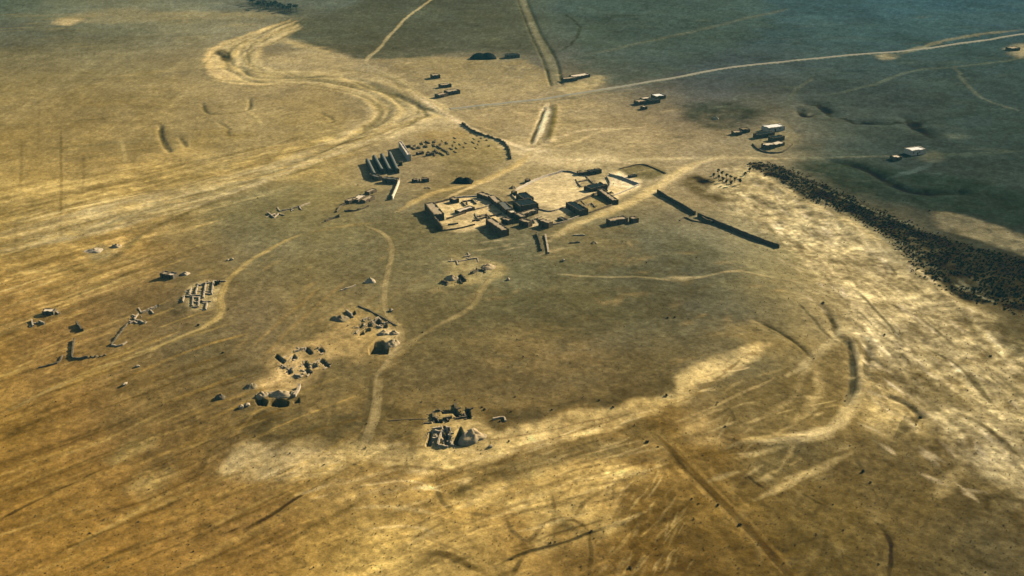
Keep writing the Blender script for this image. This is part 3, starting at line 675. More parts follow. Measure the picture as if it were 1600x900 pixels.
def ground_colour(x, y):
    wx = fbm(x, y, 14, 3, 20)
    wy = fbm(x, y, 14, 3, 31)
    col = soil(x + wx * 9, y + wy * 9)
    n_big = fbm(x, y, 60, 4, 40)
    n_mid = fbm(x, y, 12, 4, 44)
    n_fin = fbm(x, y, 3.0, 3, 48)
    gate = fbm(x, y, 18, 3, 60) * 0.5 + 0.5
    gate2 = fbm(x, y, 7, 4, 63)
    for f in FEATS:
        p = f[1]
        if f[0] == 'P':
            _, p, edge, c, op, warp, tex = f
            i = near(x, y, p, edge + warp)
            if len(i) == 0:
                continue
            d = sdist(x[i] + wx[i] * warp, y[i] + wy[i] * warp, p)
            a = (1 - smooth(-edge, edge, d)) * op * np.clip(1 + tex * gate2[i] * 1.6, 0, 1.25)
        else:
            _, p, wd, c, op, soft, warp, gaps = f
            i = near(x, y, p, wd * 2 + warp)
            if len(i) == 0:
                continue
            d = seg_dist(x[i] + wx[i] * warp * 1.5, y[i] + wy[i] * warp * 1.5, p)
            tot = np.hypot(*np.diff(p, axis=0).T).sum()
            e0 = np.hypot(x[i] - p[0, 0], y[i] - p[0, 1])
            e1 = np.hypot(x[i] - p[-1, 0], y[i] - p[-1, 1])
            tl = min(0.35 * tot, wd * 4)
            tap = np.clip(np.minimum(e0, e1) / tl, 0.12, 1)
            hw = wd / 2 * (1 + 0.5 * gate2[i]) * (0.35 + 0.65 * tap)
            a = (1 - smooth(hw * (1 - soft), hw * (1 + soft), d)) * min(0.95, op * 1.2) * (0.3 + 0.7 * tap)
            if gaps:
                a = a * np.clip(1 - gaps * 2.2 + gaps * 4.4 * gate[i], 0, 1)
        a = np.clip(a, 0, 1)[:, None]
        col[i] = col[i] * (1 - a) + c * a
    # soil texture, kept gentle, plus plough and erosion streaks
    n_spk = fbm(x, y, 1.7, 2, 52)
    t = 0.24 * n_big + 0.19 * n_mid + 0.30 * n_fin + 0.22 * n_spk - 0.30 * np.clip(gate2 - 0.22, 0, 1) * (n_fin > 0.05)
    mf = mask(x, y, M_FURROW, 25)
    t += mf * (0.28 * streaks(x, y, FURROW_ANG, 90, 7, 70) + 0.18 * streaks(x, y, FURROW_ANG + 0.1, 40, 2.2, 75))
    t += mask(x, y, M_LEFT, 20) * (0.55 * streaks(x, y, LEFT_ANG, 110, 9, 80) + 0.25 * n_mid)
    t += mask(x, y, M_NEAR, 18) * (0.45 * streaks(x, y, NEAR_ANG, 40, 4, 84) + 0.35 * n_mid)
    mr = mask(x, y, M_RIGHT, 14)
    t += mr * (0.38 * streaks(x, y, RIGHT_ANG, 22, 3.5, 90) + 0.30 * n_mid + 0.35 * n_fin + 0.45 * np.minimum(gate2, 0.1))
    t += mask(x, y, M_FAR, 40) * 0.14 * streaks(x, y, math.radians(92), 160, 5, 95)
    # crisp rills and plough marks: thin lines where a stretched noise crosses zero
    for (m_, ang_, ln, wd, amp, sd_) in ((mf, FURROW_ANG, 70, 9, -0.17, 120), (mf, FURROW_ANG + 0.06, 90, 7, 0.13, 124),
                                         (mask(x, y, M_LEFT, 20), LEFT_ANG, 90, 11, 0.26, 128), (mask(x, y, M_LEFT, 20), LEFT_ANG - 0.05, 80, 10, -0.28, 132),
                                         (mask(x, y, M_NEAR, 18), NEAR_ANG, 45, 7, -0.26, 136), (mask(x, y, M_NEAR, 18), NEAR_ANG + 0.2, 40, 6, 0.24, 140),
                                         (mr, RIGHT_ANG, 20, 4, -0.34, 144), (mr, RIGHT_ANG + 0.08, 22, 5, 0.14, 148)):
        q = streaks(x + 3 * wx, y + 3 * wy, ang_, ln, wd, sd_, 2)
        t += m_ * amp * np.exp(-(q / 0.07) ** 2) * np.clip(0.5 + 1.5 * gate2, 0, 1.4)
    # fan of wash lines spreading from the foot of the rampart
    ax, ay = x - FAN_APEX[0], y - FAN_APEX[1]
    ang = np.arctan2(ax, -ay)
    rr = np.hypot(ax, ay)
    fan = smooth(12, 45, rr) * (1 - smooth(150, 260, rr)) * smooth(-0.9, -0.5, ang) * (1 - smooth(1.2, 1.5, ang))
    t += fan * 0.30 * (vnoise(ang * 26, rr / 40, 99) - 0.5 + 0.5 * (vnoise(ang * 60, rr / 22, 101) - 0.5))
    col = col * np.exp(t * 1.15)[:, None]
    tint = 0.05 * fbm(x, y, 30, 3, 110)
    col[:, 2] *= 1 - tint * 1.5
    col[:, 0] *= 1 + tint * 0.4
    # what the air adds and takes away is removed again to get the soil's own colour
    dist = np.sqrt(x * x + y * y + CAM_H ** 2)
    tr = np.exp(-AIR_DENS * dist)[:, None]
    alb = (col - AIR * (1 - tr)) / (LIGHT * tr)
    return np.clip(alb, 0.006, 0.75)


# ------------------------------------------------------------------ material helpers
def mat(name):
    m = bpy.data.materials.new(name)
    m.use_nodes = True
    b = m.node_tree.nodes['Principled BSDF']
    b.inputs['Roughness'].default_value = 0.95
    b.inputs['Specular IOR Level'].default_value = 0.0
    return m, m.node_tree, b


def soil_material(name):
    m, t, b = mat(name)
    at_ = t.nodes.new('ShaderNodeAttribute')
    at_.attribute_name = 'soil'
    geo = t.nodes.new('ShaderNodeNewGeometry')
    n1 = t.nodes.new('ShaderNodeTexNoise')
    n1.inputs['Scale'].default_value = 0.55
    n1.inputs['Detail'].default_value = 5
    n1.inputs['Roughness'].default_value = 0.65
    t.links.new(geo.outputs['Position'], n1.inputs['Vector'])
    mr = t.nodes.new('ShaderNodeMapRange')
    mr.inputs['From Min'].default_value = 0.25
    mr.inputs['From Max'].default_value = 0.75
    mr.inputs['To Min'].default_value = 0.68
    mr.inputs['To Max'].default_value = 1.32
    t.links.new(n1.outputs['Fac'], mr.inputs['Value'])
    n3 = t.nodes.new('ShaderNodeTexNoise')
    n3.inputs['Scale'].default_value = 1.7
    n3.inputs['Detail'].default_value = 3
    t.links.new(geo.outputs['Position'], n3.inputs['Vector'])
    mr3 = t.nodes.new('ShaderNodeMapRange')
    mr3.inputs['From Min'].default_value = 0.3
    mr3.inputs['From Max'].default_value = 0.7
    mr3.inputs['To Min'].default_value = 0.80
    mr3.inputs['To Max'].default_value = 1.20
    t.links.new(n3.outputs['Fac'], mr3.inputs['Value'])
    mm = t.nodes.new('ShaderNodeMath')
    mm.operation = 'MULTIPLY'
    t.links.new(mr.outputs[0], mm.inputs[0])
    t.links.new(mr3.outputs[0], mm.inputs[1])
    mx = t.nodes.new('ShaderNodeVectorMath')
    mx.operation = 'SCALE'
    t.links.new(at_.outputs['Color'], mx.inputs[0])
    t.links.new(mm.outputs[0], mx.inputs['Scale'])
    t.links.new(mx.outputs[0], b.inputs['Base Color'])
    n2 = t.nodes.new('ShaderNodeTexNoise')
    n2.inputs['Scale'].default_value = 0.35
    n2.inputs['Detail'].default_value = 4
    t.links.new(geo.outputs['Position'], n2.inputs['Vector'])
    bp = t.nodes.new('ShaderNodeBump')
    bp.inputs['Strength'].default_value = 0.5
    bp.inputs['Distance'].default_value = 0.6
    t.links.new(n2.outputs['Fac'], bp.inputs['Height'])
    t.links.new(bp.outputs[0], b.inputs['Normal'])
    return m


def earth(name, c0, c1, scale=0.8, rough=0.95, bump=0.25):
    m, t, b = mat(name)
    b.inputs['Roughness'].default_value = rough
    tc = t.nodes.new('ShaderNodeTexCoord')
    n = t.nodes.new('ShaderNodeTexNoise')
    n.inputs['Scale'].default_value = scale
    n.inputs['Detail'].default_value = 6
    n.inputs['Roughness'].default_value = 0.65
    t.links.new(tc.outputs['Object'], n.inputs['Vector'])
    r = t.nodes.new('ShaderNodeValToRGB')
    r.color_ramp.elements[0].position = 0.32
    r.color_ramp.elements[1].position = 0.70
    r.color_ramp.elements[0].color = (*c0, 1)
    r.color_ramp.elements[1].color = (*c1, 1)
    t.links.new(n.outputs['Fac'], r.inputs[0])
    t.links.new(r.outputs[0], b.inputs['Base Color'])
    if bump:
        bp = t.nodes.new('ShaderNodeBump')
        bp.inputs['Strength'].default_value = bump
        bp.inputs['Distance'].default_value = 0.2
        t.links.new(n.outputs['Fac'], bp.inputs['Height'])
        t.links.new(bp.outputs[0], b.inputs['Normal'])
    return m


MUD = earth('mudbrick', (0.10, 0.075, 0.04), (0.20, 0.15, 0.085))
MUD_ROOF = earth('mud_roof', (0.30, 0.22, 0.12), (0.46, 0.35, 0.20), 0.5)
GREY_ROOF = earth('grey_roof', (0.10, 0.105, 0.085), (0.17, 0.165, 0.12), 0.6)
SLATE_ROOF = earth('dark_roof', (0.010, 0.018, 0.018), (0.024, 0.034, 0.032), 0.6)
PALE_ROOF = earth('pale_plaster', (0.55, 0.44, 0.28), (0.72, 0.58, 0.38), 0.5)
WHITE = earth('white_sheet_roof', (0.72, 0.66, 0.52), (0.82, 0.76, 0.62), 0.4, 0.7, 0)
STONE = earth('pale_stone', (0.30, 0.225, 0.125), (0.52, 0.41, 0.25), 1.0)
RUBBLE = earth('dry_stone', (0.08, 0.064, 0.036), (0.18, 0.14, 0.08), 1.2)
SPOIL = earth('spoil_earth', (0.30, 0.21, 0.10), (0.48, 0.36, 0.19), 0.7, 0.95, 0.4)
BROWN_SPOIL = earth('brown_earth', (0.16, 0.12, 0.06), (0.30, 0.225, 0.11), 0.7, 0.95, 0.4)
WOOD = earth('weathered_wood', (0.05, 0.035, 0.02), (0.10, 0.07, 0.04), 3)
VOID = earth('dark_opening', (0.01, 0.01, 0.008), (0.02, 0.018, 0.014), 2, 0.9, 0)
GOATHAIR = earth('goat_hair_cloth', (0.010, 0.012, 0.010), (0.026, 0.028, 0.022), 2)
LEAF = earth('dry_leaves', (0.030, 0.028, 0.016), (0.085, 0.078, 0.042), 1.2, 0.9, 0)
LEAF_PALE = earth('dusty_leaves', (0.09, 0.085, 0.045), (0.17, 0.15, 0.08), 1.2, 0.9, 0)
SCRUB = earth('brown_scrub', (0.018, 0.020, 0.012), (0.085, 0.078, 0.046), 0.35, 0.9, 0)
EARTH_WALL = earth('crumbled_mudbrick', (0.20, 0.15, 0.08), (0.36, 0.28, 0.16), 0.9)
BARK = earth('bark', (0.06, 0.045, 0.03), (0.11, 0.085, 0.055), 3)
ASPHALT = earth('worn_asphalt', (0.22, 0.20, 0.135), (0.32, 0.28, 0.185), 0.15, 0.95, 0)
GRASS = earth('dry_grass', (0.10, 0.075, 0.03), (0.20, 0.15, 0.065), 1.0, 0.95, 0)
SOILM = soil_material('steppe_soil')


# ------------------------------------------------------------------ object helpers
def link(name, verts, faces, m, parent=None, smooth_=False):
    me = bpy.data.meshes.new(name)
    me.from_pydata([tuple(v) for v in verts], [], faces)
    me.materials.append(m)
    if smooth_:
        me.polygons.foreach_set('use_smooth', [True] * len(me.polygons))
    me.update()
    o = bpy.data.objects.new(name, me)
    C.objects.link(o)
    if parent:
        o.parent = parent
    return o


def tag(o, label=None, cat=None, group=None, kind=None):
    if label:
        o['label'] = label
    if cat:
        o['category'] = cat
    if group:
        o['group'] = group
    if kind:
        o['kind'] = kind
    return o


def empty(name, x, y, z, rz=0.0):
    o = bpy.data.objects.new(name, None)
    C.objects.link(o)
    o.empty_display_size = 0.5
    o.location = (x, y, z)
    o.rotation_euler = (0, 0, rz)
    return o


def gz(x, y):
    return float(height(np.array([x], float), np.array([y], float))[0])


def grid_mesh(name, X, Y, Z, m, col=None, wrap=False):
    """regular sheet of quads; X, Y, Z are (rows, columns) arrays"""
    r, c = X.shape
    V = np.stack([X, Y, Z], -1).reshape(-1, 3)
    idx = np.arange(r * c).reshape(r, c)
    if wrap:
        nxt = np.roll(idx, -1, 1)
        q = np.stack([idx[:-1], nxt[:-1], nxt[1:], idx[1:]], -1).reshape(-1, 4)
    else:
        q = np.stack([idx[:-1, :-1], idx[:-1, 1:], idx[1:, 1:], idx[1:, :-1]], -1).reshape(-1, 4)
    me = bpy.data.meshes.new(name)
    me.vertices.add(len(V))
    me.vertices.foreach_set('co', V.astype(np.float32).ravel())
    me.loops.add(q.size)
    me.loops.foreach_set('vertex_index', q.astype(np.int32).ravel())
    me.polygons.add(len(q))
    me.polygons.foreach_set('loop_start', np.arange(0, q.size, 4, dtype=np.int32))
    me.polygons.foreach_set('use_smooth', np.ones(len(q), bool))
    me.update(calc_edges=True)
    me.validate()
    if col is not None:
        a = me.attributes.new('soil', 'FLOAT_COLOR', 'POINT')
        a.data.foreach_set('color', np.hstack([col, np.ones((len(col), 1))]).astype(np.float32).ravel())
    me.materials.append(m)
    o = bpy.data.objects.new(name, me)
    C.objects.link(o)
    return o


# ------------------------------------------------------------------ the ground: one sheet
half = math.radians(34)
az_f = np.linspace(-half, half, 1400)
az_r = np.linspace(half, 2 * math.pi - half, 42)[1:-1]
AZ = np.concatenate([az_f, az_r])
dep = np.linspace(math.radians(40.5), math.radians(6.4), 860)
R = np.concatenate([[1.0, 80, 160, 220], CAM_H / np.tan(dep), [2150, 2400, 2800, 3300, 3900]])
AZG, RG = np.meshgrid(AZ, R)
X = RG * np.sin(AZG)
Y = RG * np.cos(AZG)
xf, yf = X.ravel(), Y.ravel()
Z = height(xf, yf).reshape(X.shape)
colr = ground_colour(xf, yf)
g = grid_mesh('ground', X, Y, Z, SOILM, colr, wrap=True)
g['kind'] = 'structure'


def strip(name, p, width, m, lift, coloured=True, n_across=7, step=3.0):
    """a ribbon of ground along a centre line"""
    seg = np.hypot(*np.diff(p, axis=0).T)
    s = np.concatenate([[0], np.cumsum(seg)])
    n = max(4, int(s[-1] / step))
    q = np.stack([np.interp(np.linspace(0, s[-1], n), s, p[:, k]) for k in (0, 1)], -1)
    tn = np.gradient(q, axis=0)
    tn /= np.hypot(tn[:, 0], tn[:, 1])[:, None] + 1e-9
    nr = np.stack([-tn[:, 1], tn[:, 0]], -1)
    off = np.linspace(-width / 2, width / 2, n_across)
    P = q[:, None, :] + nr[:, None, :] * off[None, :, None]
    x, y = P[..., 0].ravel(), P[..., 1].ravel()
    z = height(x, y) + np.tile(lift - (lift + 0.08) * (np.abs(np.linspace(-1, 1, n_across)) > 0.9), n)
    o = grid_mesh(name, P[..., 0][:, ::-1], P[..., 1][:, ::-1], z.reshape(P.shape[:2])[:, ::-1], m,
                  (ground_colour(x, y).reshape(*P.shape[:2], 3)[:, ::-1].reshape(-1, 3)) if coloured else None)
    o['kind'] = 'structure'
    return o


lift = 0.05
for k, p in ROADS.items():
    if k == 'road':
        strip('road', p, 5.0, ASPHALT, 0.22, False)
    else:
        lift += 0.003
        strip('dirt_track', p, 4.0, SOILM, lift)


# ------------------------------------------------------------------ builders of things
def frame_edge(p0, p1):
    a = np.array(at(*p0))
    b = np.array(at(*p1))
    d = b - a
    L = float(np.hypot(*d))
    return a, b, d / L, L


def box_faces(n=0):
    return [[n + i for i in f] for f in ((0, 3, 2, 1), (4, 5, 6, 7), (0, 1, 5, 4), (1, 2, 6, 5), (2, 3, 7, 6), (3, 0, 4, 7))]


def box_verts(x0, x1, y0, y1, z0, z1):
    return [(x0, y0, z0), (x1, y0, z0), (x1, y1, z0), (x0, y1, z0), (x0, y0, z1), (x1, y0, z1), (x1, y1, z1), (x0, y1, z1)]


def boxes(name, bl, m, parent=None):
    v, f = [], []
    for b in bl:
        f += box_faces(len(v))
        v += box_verts(*b)
    return link(name, v, f, m, parent)


def house(p0, p1, depth, h, label, roof=None, wallm=None, doors=1, windows=1, cat='house', name='mudbrick_house', group=None, parapet=0.35, vault=False):
    a, b, d, L = frame_edge(p0, p1)
    rz = math.atan2(d[1], d[0])
    z = min(gz(*a), gz(*b))
    e = tag(empty(name, a[0], a[1], z, rz), label, cat, group)
    wm = wallm or MUD
    t = 0.45
    j = lambda s=0.22: random.uniform(-s, s)
    D = depth
    zb = -1.5
    oc = [(j(), j()), (L + j(), j()), (L + j(), D + j()), (j(), D + j())]
    ic = [(t, t), (L - t, t), (L - t, D - t), (t, D - t)]
    out, inn = [], []
    for i in range(4):
        k = (i + 1) % 4
        m_ = max(2, int(math.hypot(oc[k][0] - oc[i][0], oc[k][1] - oc[i][1]) / 1.1))
        for q in range(m_):
            u = q / m_
            out.append((oc[i][0] + (oc[k][0] - oc[i][0]) * u + j(0.06), oc[i][1] + (oc[k][1] - oc[i][1]) * u + j(0.06)))
            inn.append((ic[i][0] + (ic[k][0] - ic[i][0]) * u, ic[i][1] + (ic[k][1] - ic[i][1]) * u))
    hr = h - parapet
    hs = [h + j(0.24) - (0.45 if random.random() < 0.10 else 0) for _ in out]
    N = len(out)
    v = [(*o, zb) for o in out] + [(o[0], o[1], q) for o, q in zip(out, hs)] + [(o[0], o[1], q) for o, q in zip(inn, hs)] + [(*o, hr - 0.3) for o in inn]
    f = []
    for i in range(N):
        k = (i + 1) % N
        f += [(i, k, N + k, N + i), (N + i, N + k, 2 * N + k, 2 * N + i), (2 * N + i, 2 * N + k, 3 * N + k, 3 * N + i)]
    link('wall', v, f, wm, e)
    rm = roof or MUD_ROOF
    if vault:
        n = 8
        vv, ff = [], []
        for i in range(n + 1):
            th = math.pi * i / n
            yy = D / 2 - (D / 2 - 0.05) * math.cos(th)
            zz = h - 0.1 + 1.1 * math.sin(th)
            vv += [(0.05, yy, zz), (L - 0.05, yy, zz)]
        for i in range(n):
            ff.append((2 * i, 2 * i + 2, 2 * i + 3, 2 * i + 1))
        ff.append([2 * i for i in range(n, -1, -1)][::-1][::-1])
        ff.append([2 * i + 1 for i in range(n + 1)])
        link('roof', vv, [tuple(reversed(q)) for q in ff], rm, e)
    else:
        boxes('roof', [(t - 0.05, L - t + 0.05, t - 0.05, D - t + 0.05, hr - 0.25, hr)], rm, e)
    dw, dh = 1.0, min(2.0, h * 0.7)
    for i in range(doors):
        cx = L * (i + 0.7) / (doors + 0.6)
        if L > 2.2:
            boxes('door', [(cx - dw / 2, cx + dw / 2, -0.16, 0.1, -0.05, dh)], WOOD, e)
    for i in range(windows):
        cx = L * (i + 0.3) / (windows + 0.3)
        if L > 4 and h > 2.4:
            fr = boxes('window', [(cx - 0.45, cx + 0.45, -0.15, 0.1, h * 0.45, h * 0.45 + 0.75)], WOOD, e)
            boxes('opening', [(cx - 0.33, cx + 0.33, -0.17, -0.05, h * 0.45 + 0.1, h * 0.45 + 0.65)], VOID, fr)
    return e


def wall_mesh(pts, h, t, jag=0.15, step=1.4, curve=True):
    """pts in metres, relative heights follow the ground"""
    p = crom(pts, 5) if curve and len(pts) > 2 else np.asarray(pts, float)
    seg = np.hypot(*np.diff(p, axis=0).T)
    s = np.concatenate([[0], np.cumsum(seg)])
    n = max(2, int(s[-1] / step) + 1)
    q = np.stack([np.interp(np.linspace(0, s[-1], n), s, p[:, k]) for k in (0, 1)], -1)
    tn = np.gradient(q, axis=0)
    tn /= np.hypot(tn[:, 0], tn[:, 1])[:, None] + 1e-9
    nr = np.stack([-tn[:, 1], tn[:, 0]], -1)
    z = height(q[:, 0].copy(), q[:, 1].copy())
    v, f = [], []
    for i in range(n):
        hh = h * (1 + random.uniform(-jag, jag))
        w0 = t / 2 * random.uniform(0.9, 1.15)
        w1 = t / 2 * random.uniform(0.65, 0.85)
        for (wd, zz) in ((-w0, z[i] - 1.2), (-w1, z[i] + hh), (w1, z[i] + hh * random.uniform(0.95, 1.03)), (w0, z[i] - 1.2)):
            v.append((q[i, 0] + nr[i, 0] * wd, q[i, 1] + nr[i, 1] * wd, zz))
        if i:
            a, b = 4 * (i - 1), 4 * i
            for k in range(3):
                f.append((a + k, a + k + 1, b + k + 1, b + k))
    f.append((0, 3, 2, 1))
    e = 4 * (n - 1)
    f.append((e, e + 1, e + 2, e + 3))
    return v, [tuple(reversed(q)) for q in f]


def wall(pts, h, t, label, m=None, jag=0.15, name='mudbrick_wall', cat='wall', group=None):
    w_ = ats(pts)
    v, f = wall_mesh(w_, h, t, jag)
    ox, oy = w_[0]
    oz = gz(ox, oy)
    o = link(name, [(a - ox, b - oy, c - oz) for a, b, c in v], f, m or MUD)
    o.location = (ox, oy, oz)
    return tag(o, label, cat, group)


def ruin(segs, label, h=0.9, t=0.7, m=None, stones=0, name='ruined_house', cat='ruin', group=None, jag=0.4):
    pts = ats([p for s in segs for p in s])
    ox, oy = pts.mean(0)
    oz = gz(ox, oy)
    e = tag(empty(name, ox, oy, oz), label, cat, group)
    extra = []
    for s in segs:
        (ax, ay), (bx, by) = s[0], s[-1]
        for q in range(2):
            u = random.choice((0.0, 0.5, 1.0))
            mx_, my_ = ax + (bx - ax) * u, ay + (by - ay) * u
            k = random.uniform(0.3, 0.7) * random.choice((-1, 1))
            extra.append([(mx_, my_), (mx_ + k * (by - ay) * 1.4 + random.uniform(-2, 2), my_ - k * (bx - ax) * 0.6 + random.uniform(-1, 1))])
    for n_, s in enumerate(segs + extra):
        v, f = wall_mesh(ats(s), h * (random.uniform(0.5, 1.0) if n_ < len(segs) else random.uniform(0.25, 0.6)), t, jag * 0.7, 0.8, False)
        link('wall', [(a - ox, b - oy, c - oz) for a, b, c in v], f, m or STONE, e)
    rub_v, rub_f = [], []
    for k in range(stones * 12):
        s = random.choice(segs)
        u = random.random()
        a, b = at(*s[0]), at(*s[-1])
        x = a[0] + (b[0] - a[0]) * u + random.gauss(0, 1.5)
        y = a[1] + (b[1] - a[1]) * u + random.gauss(0, 1.5)
        z = gz(x, y) - oz
        q = random.uniform(0.12, 0.42)
        n0 = len(rub_v)
        th = random.random() * 6.28
        for c in range(4):
            rub_v.append((x - ox + q * math.cos(th + 1.57 * c) * random.uniform(0.7, 1.3), y - oy + q * math.sin(th + 1.57 * c) * random.uniform(0.7, 1.3), z - 0.1))
        rub_v.append((x - ox + random.uniform(-0.1, 0.1), y - oy + random.uniform(-0.1, 0.1), z + q * 0.8))
        rub_f += [(n0 + c, n0 + (c + 1) % 4, n0 + 4) for c in range(4)]
    if rub_v:
        rb = link('rubble', rub_v, rub_f, m or STONE, e)
        rb['kind'] = 'stuff'
    for k in range(stones // 4):
        s = random.choice(segs)
        u = random.random()
        a, b = at(*s[0]), at(*s[-1])
        x = a[0] + (b[0] - a[0]) * u + random.gauss(0, 1.6)
        y = a[1] + (b[1] - a[1]) * u + random.gauss(0, 1.6)
        st = stone_obj('fallen_stone', random.uniform(0.25, 0.55), m or STONE)
        st.parent = e
        st.location = (x - ox, y - oy, gz(x, y) - oz + 0.1)
    return e


def blob(rad, hgt, seed, rings=16, segs=32, rough=0.25):
    """heap of dumped earth: several uneven tips run together, with an irregular foot"""
    rg = np.random.default_rng(seed)
    ph = rg.random(6) * 6.28
    pk = [(0.0, 0.0, 1.0)] + [(0.55 * math.cos(a), 0.55 * math.sin(a), rg.uniform(0.45, 0.85)) for a in rg.uniform(0, 6.28, 4)]
    v, f = [], []
    for i in range(rings + 1):
        t = i / rings
        for k in range(segs):
            th = 2 * math.pi * k / segs
            wob = 1 + rough * (0.5 * math.sin(2 * th + ph[0]) + 0.35 * math.sin(3 * th + ph[1]) + 0.25 * math.sin(5 * th + ph[2]))
            ux, uy = t * math.cos(th), t * math.sin(th)
            z = max(a * max(0, 1 - 1.25 * math.hypot(ux - px, uy - py)) for px, py, a in pk)
            z = (z + 0.12) * (1 - t ** 4) + 0.16 * float(vnoise(ux * 4 + seed, uy * 4, 3) - 0.5) + 0.10 * float(vnoise(ux * 9 + seed, uy * 9, 5) - 0.5)
            z = hgt * z if i < rings else -0.8
            v.append((rad * ux * wob, rad * uy * wob, z))
    for i in range(rings):
        for k in range(segs):
            k2 = (k + 1) % segs
            if i == 0:
                f.append((k, segs + k, segs + k2))
            else:
                f.append((i * segs + k, (i + 1) * segs + k, (i + 1) * segs + k2, i * segs + k2))
    top = sum(v[k][2] for k in range(segs)) / segs
    for k in range(segs):
        v[k] = (0, 0, top)
    return v, f


def heap(px, rad, hgt, label, m=None, name='spoil_heap', cat='heap', group=None, sx=1.0, rz=0.0, rough=0.25):
    x, y = at(*px)
    v, f = blob(rad, hgt, int(px[0] * 31 + px[1]), rough=rough)
    bm = bmesh.new()
    vs = [bm.verts.new((a * sx, b, c)) for a, b, c in v]
    for q in f:
        try:
            bm.faces.new([vs[i] for i in q])
        except ValueError:
            pass
    bmesh.ops.remove_doubles(bm, verts=bm.verts, dist=0.001)
    me = bpy.data.meshes.new(name)
    bm.to_mesh(me)
    bm.free()
    me.materials.append(m or SPOIL)
    me.polygons.foreach_set('use_smooth', [True] * len(me.polygons))
    o = bpy.data.objects.new(name, me)
    C.objects.link(o)
    o.location = (x, y, gz(x, y))
    o.rotation_euler = (0, 0, rz)
    return tag(o, label, cat, group)


STONES = []


def stone_obj(name, size, m):
    if not STONES:
        for k in range(6):
            bm = bmesh.new()
            bmesh.ops.create_icosphere(bm, subdivisions=1, radius=1)
            for v_ in bm.verts:
                v_.co *= random.uniform(0.72, 1.15)
                v_.co.z *= 0.72
            me = bpy.data.meshes.new('stone')
            bm.to_mesh(me)
            bm.free()
            STONES.append(me)
    me = random.choice(STONES).copy()
    me.materials.append(m)
    o = bpy.data.objects.new(name, me)
    C.objects.link(o)
    o.scale = (size * random.uniform(0.8, 1.3), size * random.uniform(0.8, 1.2), size)
    o.rotation_euler = (0, 0, random.uniform(0, 6.3))
    return o


def block(px, size, label, m=None, name='boulder', cat='rock', group=None):
    x, y = at(*px)
    o = stone_obj(name, size, m or STONE)
    o.location = (x, y, gz(x, y) + size * 0.3)
    return tag(o, label, cat, group)


def leaf_cloud(n, rx, ry, rz_, size, seed, shell=0.55):
    rg = np.random.default_rng(seed)
    v, f = [], []
    for i in range(n):
        d = rg.normal(size=3)
        d /= np.linalg.norm(d)
        r = rg.uniform(shell, 1.0) * (0.8 + 0.3 * math.sin(3 * math.atan2(d[1], d[0]) + seed) * math.cos(2 * d[2] + seed))
        c = d * r * np.array([rx, ry, rz_])
        u = rg.normal(size=3)
        u /= np.linalg.norm(u)
        w_ = np.cross(u, rg.normal(size=3))
        w_ /= np.linalg.norm(w_)
        s = size * rg.uniform(0.6, 1.3)
        k = len(v)
        v += [c + u * s, c + w_ * s * 0.7, c - u * s, c - w_ * s * 0.7]
        f.append((k, k + 1, k + 2, k + 3))
    return v, f


SHRUB = {}


def shrub(px, size, label, group=None, m=None, name='shrub', cat='shrub'):
    key = (random.randrange(5), (m or LEAF).name)
    if key not in SHRUB:
        v, f = leaf_cloud(150, 1.0, 1.0, 0.75, 0.24, key[0] + 3, 0.3)
        v = [(a, b, max(c + 0.45, -0.2)) for a, b, c in v]
        me = bpy.data.meshes.new('shrub')
        me.from_pydata([tuple(q) for q in v], [], f)
        me.materials.append(m or LEAF)
        SHRUB[key] = me
    x, y = at(*px)
    o = bpy.data.objects.new(name, SHRUB[key])
    C.objects.link(o)
    o.location = (x, y, gz(x, y))
    o.scale = (size, size * random.uniform(0.8, 1.2), size * random.uniform(0.8, 1.1))
    o.rotation_euler = (0, 0, random.uniform(0, 6.3))
    return tag(o, label, cat, group)


def tree(px, h, label, group=None, spread=0.45, name='tree'):
    x, y = at(*px)
    e = tag(empty(name, x, y, gz(x, y)), label, 'tree', group)
    v, f = [], []
    n = 7
    rings = [(0, 0.05), (0.25, 0.035), (0.5, 0.022), (0.75, 0.01)]
    for (t, r) in rings:
        for k in range(n):
            v.append((h * r * math.cos(6.283 * k / n) + 0.05 * h * t * math.sin(x), h * r * math.sin(6.283 * k / n), h * t - (0.4 if t == 0 else 0)))
    for i in range(len(rings) - 1):
        for k in range(n):
            f.append((i * n + k, i * n + (k + 1) % n, (i + 1) * n + (k + 1) % n, (i + 1) * n + k))
    for k in range(4):
        th = k * 1.57 + random.random()
        b0 = np.array([0, 0, h * 0.32])
        b1 = b0 + np.array([math.cos(th), math.sin(th), 0.9]) * h * 0.26
        i0 = len(v)
        for (c, r) in ((b0, 0.018 * h), (b1, 0.006 * h)):
            for q in range(4):
                v.append((c[0] + r * math.cos(1.57 * q), c[1] + r * math.sin(1.57 * q), c[2]))
        for q in range(4):
            f.append((i0 + q, i0 + (q + 1) % 4, i0 + 4 + (q + 1) % 4, i0 + 4 + q))
    link('trunk', v, f, BARK, e)
    lv, lf = [], []
    for k in range(6):
        th = k * 1.05 + random.random()
        rr = h * spread * random.uniform(0.25, 0.7)
        c = np.array([math.cos(th) * rr, math.sin(th) * rr, h * random.uniform(0.5, 0.85)])
        if k == 5:
            c = np.array([0, 0, h * 0.82])
        a, b = leaf_cloud(90, h * 0.24, h * 0.24, h * 0.19, h * 0.05, random.randrange(999), 0.3)
        i0 = len(lv)
        lv += [q + c for q in a]
        lf += [tuple(i + i0 for i in q) for q in b]
    link('crown', lv, lf, LEAF, e)
    return e


